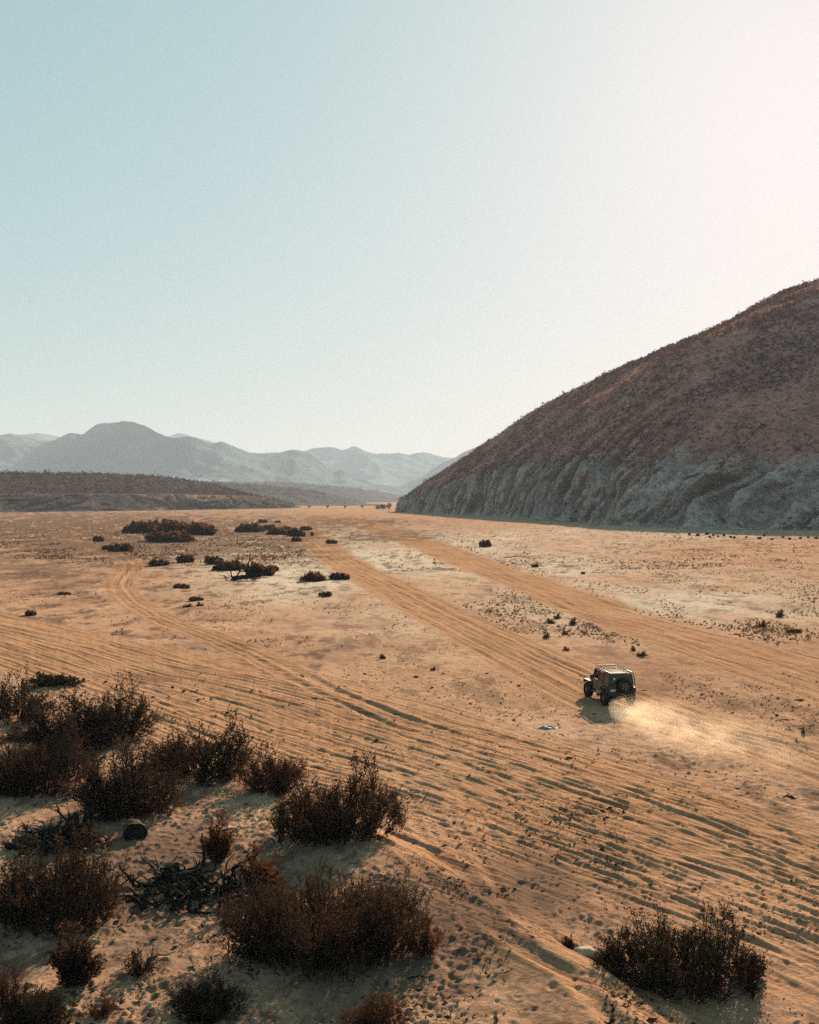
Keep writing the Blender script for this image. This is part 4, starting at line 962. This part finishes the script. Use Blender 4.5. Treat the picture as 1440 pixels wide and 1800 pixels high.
def wheel_meshes(R, W):
    n = 48; prof = [(-.5, .62), (-.5, .86), (-.42, .955), (-.2, 1.0), (.2, 1.0), (.42, .955), (.5, .86), (.5, .62)]
    bm = bmesh.new(); rings = []
    for i in range(n):
        th = 2 * math.pi * i / n; lug = 1.0 if (i // 2) % 2 else .955
        rings.append([bm.verts.new((px_ * W, math.cos(th) * R * pr * (lug if pr > .9 else 1), math.sin(th) * R * pr * (lug if pr > .9 else 1))) for px_, pr in prof])
    for i in range(n):
        for k in range(7): bm.faces.new((rings[i][k], rings[i][k + 1], rings[(i + 1) % n][k + 1], rings[(i + 1) % n][k]))
    bmesh.ops.recalc_face_normals(bm, faces=bm.faces[:]); ty = bpy.data.meshes.new('tyre'); bm.to_mesh(ty); bm.free()
    bm = bmesh.new(); m = 40; pr = [(.30, .64), (.34, .58), (.18, .50), (.16, .24), (.26, .20), (.26, 0)]
    rg = [[bm.verts.new((a * W, math.cos(2 * math.pi * i / m) * R * b * (1 if k not in (2, 3) else 1), math.sin(2 * math.pi * i / m) * R * b)) for k, (a, b) in enumerate(pr[:-1])] for i in range(m)]
    cc = bm.verts.new((.26 * W, 0, 0))
    for i in range(m):
        for k in range(len(pr) - 2):
            if k == 2 and i % 8 in (3, 4, 5): continue
            bm.faces.new((rg[i][k], rg[i][k + 1], rg[(i + 1) % m][k + 1], rg[(i + 1) % m][k]))
        bm.faces.new((rg[i][-1], cc, rg[(i + 1) % m][-1]))
    rm = bpy.data.meshes.new('rim'); bm.to_mesh(rm); bm.free()
    bm = bmesh.new(); bmesh.ops.create_cone(bm, cap_ends=True, segments=32, radius1=R * .60, radius2=R * .60, depth=W * .3, matrix=Matrix.Rotation(math.pi / 2, 4, 'Y'))
    dr = bpy.data.meshes.new('hub'); bm.to_mesh(dr); bm.free()
    ty.materials.append(M['rubber']); rm.materials.append(M['steel']); dr.materials.append(M['black'])
    return ty, rm, dr
TY, RM, DR = wheel_meshes(.485, .38)
def wheel(parent, loc, rz, name='wheel', s=1.0):
    w = bpy.data.objects.new(name, DR); C.objects.link(w); w.parent = parent; w.location = loc; w.rotation_euler = (0, 0, rz); w.scale = (s, s, s)
    for nm, me in (('tyre', TY), ('rim', RM)):
        o = bpy.data.objects.new(nm, me); C.objects.link(o); o.parent = w
    return w
def make_car():
    rx, ry = at(1086, 1233); hd = math.radians(11.0)          # heading left of +Y
    fwd = (-math.sin(hd), math.cos(hd)); cx, cy = rx + fwd[0] * 1.475, ry + fwd[1] * 1.475
    z = .5 * (top(rx, ry) + top(rx + fwd[0] * 2.95, ry + fwd[1] * 2.95))
    t = thing('off_road_car', 'dark dusty four door off road car with roof rack driving through the sand', 'car', (cx, cy, z), hd)
    # tub and nose
    prism('body', [(-2.06, .86), (-1.98, 1.08), (-.98, 1.08), (-.86, .66), (.86, .66), (.98, 1.08), (.98, 1.36), (-2.06, 1.36)], -.78, .78, M['paint'], t, .025)
    prism('hood', [(.70, 1.0), (1.98, 1.0), (2.0, 1.26), (1.9, 1.34), (.70, 1.40)], -.60, .60, M['paint'], t, .03, lambda c: Vector((c.x * (1 - .10 * max(0, c.y - .7)), c.y, c.z)))
    box('grille', -.52, .52, 1.99, 2.05, .86, 1.28, M['black'], t, .015)
    box('chassis', -.42, .42, -1.9, 1.95, .55, .72, M['black'], t, .02)
    for y in (-1.475, 1.475): pipe('axle', [(-.72, y, .47), (0, y, .47), (.72, y, .47)], .07, M['black'], t); box('differential', -.16, .16, y - .16, y + .16, .33, .62, M['black'], t, .05)
    # flares, doors, windows on both sides
    for s in (-1, 1):
        for yc in (-1.475, 1.475):
            pr = [(yc - .60, .88), (yc - .50, 1.14), (yc + .46, 1.14), (yc + .60, .90), (yc + .54, .88), (yc + .42, 1.08), (yc - .45, 1.08), (yc - .54, .86)]
            prism('fender', pr, s * .58 if yc > 0 else s * .74, s * .98, M['black'], t, .01)
        for y0, y1 in ((-.15, .68), (-.97, -.19)):
            d = box('door', min(s * .775, s * .805), max(s * .775, s * .805), y0, y1, .74, 1.345, M['door_paint'], t, .012)
            box('handle', min(s * .81, s * .835), max(s * .81, s * .835), y0 + .06, y0 + .22, 1.2, 1.24, M['black'], d)
        box('rocker_step', min(s * .80, s * .92), max(s * .80, s * .92), -.85, .85, .56, .62, M['black'], t, .02)
        X0, X1 = s * .765, s * .68
        def side(y, z): return (X0 + (X1 - X0) * (z - 1.36) / .60, y, z)
        for nm, a, b, g in (('side_window', (-.10, .60), (-.10, .38), 'glass'), ('side_window', (-.93, -.22), (-.93, -.22), 'glass'), ('rear_side_window', (-1.95, -1.05), (-1.92, -1.05), 'tinted')):
            panel(nm, [side(a[0], 1.38), side(a[1], 1.38), side(b[1], 1.90), side(b[0], 1.90)], .012, M[g], t)
        for nm, a, b, w in (('windshield_pillar', .66, .43, .045), ('door_pillar', -.16, -.16, .05), ('door_pillar', -.99, -.99, .06), ('rear_pillar', -2.02, -1.97, .06)):
            pipe(nm, [side(a, 1.34), side((a + b) / 2, 1.66), side(b, 1.97)], w, M['paint'], t, 6)
        m_ = box('mirror', min(s * .84, s * 1.04), max(s * .84, s * 1.04), .52, .62, 1.40, 1.60, M['black'], t, .03)
        box('mirror_arm', min(s * .78, s * .86), max(s * .78, s * .86), .55, .60, 1.38, 1.43, M['black'], m_)
        box('tail_light', min(s * .66, s * .80), max(s * .66, s * .80), -2.10, -2.055, 1.06, 1.26, M['red'], t, .01)
        # outside cage tube: from the cowl over the roof edge and down the rear corner
        pipe('cage_tube', [(s * .80, .74, 1.38), (s * .78, .50, 1.80), (s * .74, .34, 2.06), (s * .74, -.8, 2.10), (s * .74, -1.92, 2.07), (s * .79, -2.08, 1.95), (s * .84, -2.12, 1.60), (s * .86, -2.12, 1.22)], .030, M['tube'], t)
    panel('windshield', [(-.70, .655, 1.40), (.70, .655, 1.40), (.63, .44, 1.93), (-.63, .44, 1.93)], .012, M['glass'], t)
    prism('roof', [(.46, 1.94), (.42, 2.0), (-1.9, 2.02), (-2.06, 1.97), (-2.06, 1.93)], -.70, .70, M['roof'], t, .02)
    panel('rear_window', [(.72, -2.05, 1.40), (-.72, -2.05, 1.40), (-.66, -2.0, 1.93), (.66, -2.0, 1.93)], .014, M['tinted'], t)
    box('tailgate', -.64, .64, -2.085, -2.058, .92, 1.35, M['paint'], t, .01)
    # roof rack
    rk = box('roof_rack', -.66, .66, .30, .36, 2.13, 2.165, M['tube'], t, .01)
    for y in (-.1, -.5, -.9, -1.3, -1.7): pipe('crossbar', [(-.74, y, 2.10), (0, y, 2.12), (.74, y, 2.10)], .022, M['tube'], rk)
    for s in (-1, 1): pipe('side_rail', [(s * .68, .34, 2.19), (s * .68, -.7, 2.20), (s * .68, -1.85, 2.19)], .024, M['tube'], rk)
    box('light_bar', -.62, .62, .40, .50, 2.10, 2.20, M['black'], rk, .02)
    # bumpers, spare wheel, plate, small white marks
    box('rear_bumper', -.82, .82, -2.30, -2.09, .68, .88, M['black'], t, .03)
    box('front_bumper', -.80, .80, 2.08, 2.28, .66, .86, M['black'], t, .03)
    wheel(t, (.16, -2.26, 1.26), -math.pi / 2, 'spare_wheel', .98)
    box('license_plate', -.72, -.40, -2.125, -2.112, .93, 1.06, M['white'], t)
    for x0 in (-.08, .02, .10): box('yellow_mark', x0, x0 + .06, -2.312, -2.302, .75, .83, M['yellow'], t)
    box('white_mark', -.50, -.40, -2.062, -2.050, 1.62, 1.76, M['white'], t); box('white_mark', .56, .61, -2.062, -2.050, 1.50, 1.58, M['white'], t)
    for x0 in (-.38, .38):
        for y0 in (.0, -.85):
            st = prism('seat', [(y0 - .12, 1.36), (y0 + .10, 1.36), (y0 + .02, 1.78), (y0 - .10, 1.78)], x0 - .22, x0 + .22, M['seat'], t, .03)
    # wheels
    for s in (-1, 1):
        for y in (-1.475, 1.475): wheel(t, (s * .82, y, .485), 0 if s > 0 else math.pi)
    return t
CAR = make_car()

# ------------------------------------------------------------------ dust thrown up behind the car
def dust():
    A = np.array(at(1088, 1244)); B = np.array(at(1500, 1400)); L = float(np.linalg.norm(B - A)); ang = math.atan2(B[1] - A[1], B[0] - A[0])
    bm = bmesh.new(); bmesh.ops.create_icosphere(bm, subdivisions=4, radius=1)
    for v in bm.verts:
        f = (v.co.x + 1) / 2; w = 1.7 + 3.0 * f; h = 1.8 - .2 * f
        v.co = Vector((f * L, v.co.y * w * 1.5, (v.co.z * .55 + .40) * h))
    o = bobj('dust_cloud', bm, None, None, True); o.location = (A[0], A[1], gz(*A)); o.rotation_euler = (0, 0, ang)
    m = bpy.data.materials.new('dust'); m.use_nodes = True; n = m.node_tree.nodes; l = m.node_tree.links
    n.remove(n['Principled BSDF']); pv = n.new('ShaderNodeVolumePrincipled')
    pv.inputs['Color'].default_value = (.92, .82, .69, 1); pv.inputs['Anisotropy'].default_value = .5
    co = n.new('ShaderNodeTexCoord').outputs['Object']; t = tex_noise(n, l, co, .75, 6, .65)
    r = ramp(n, l, t.outputs['Fac'], [(.40, (0, 0, 0)), (.68, (1, 1, 1))]).outputs['Color']
    sep = n.new('ShaderNodeSeparateXYZ'); l.new(co, sep.inputs['Vector'])
    def mr(sock, a, b, c_, d_):
        q = n.new('ShaderNodeMapRange'); q.interpolation_type = 'SMOOTHSTEP'; l.new(sock, q.inputs['Value'])
        for k, v in zip(('From Min', 'From Max', 'To Min', 'To Max'), (a, b, c_, d_)): q.inputs[k].default_value = v
        return q.outputs['Result']
    def mul(a, b):
        q = n.new('ShaderNodeMath'); q.operation = 'MULTIPLY'
        for k, v in ((0, a), (1, b)):
            if hasattr(v, 'links'): l.new(v, q.inputs[k])
            else: q.inputs[k].default_value = v
        return q.outputs[0]
    ab = n.new('ShaderNodeMath'); ab.operation = 'ABSOLUTE'; l.new(sep.outputs['Y'], ab.inputs[0])
    d = mul(r, mr(sep.outputs['X'], 0, L, 1, .0)); d = mul(d, mr(ab.outputs[0], .1, 4.6, 1, 0)); d = mul(d, mr(sep.outputs['Z'], .0, 1.7, 1, 0))
    d = mul(d, mr(sep.outputs['X'], 0.2, 1.6, 0, 1))
    l.new(mul(d, .27), pv.inputs['Density']); l.new(pv.outputs['Volume'], n['Material Output'].inputs['Volume'])
    o.data.materials.append(m); tag(o, 'pale dust cloud trailing behind the car along its tracks', 'dust', kind='stuff')
dust()

# ------------------------------------------------------------------ the air itself
bm = bmesh.new(); box_bm(bm, -40000, 40000, -900, 14500, -9, 720)
hz_o = bobj('haze', bm); tag(hz_o, 'thin pale haze filling the whole valley', 'haze', kind='stuff')
m = bpy.data.materials.new('haze'); m.use_nodes = True; n = m.node_tree.nodes; l = m.node_tree.links
n.remove(n['Principled BSDF']); pv = n.new('ShaderNodeVolumePrincipled'); pv.inputs['Density'].default_value = 0.000075
pv.inputs['Color'].default_value = (.49, .61, .79, 1); pv.inputs['Anisotropy'].default_value = .10
l.new(pv.outputs['Volume'], n['Material Output'].inputs['Volume']); hz_o.data.materials.append(m)
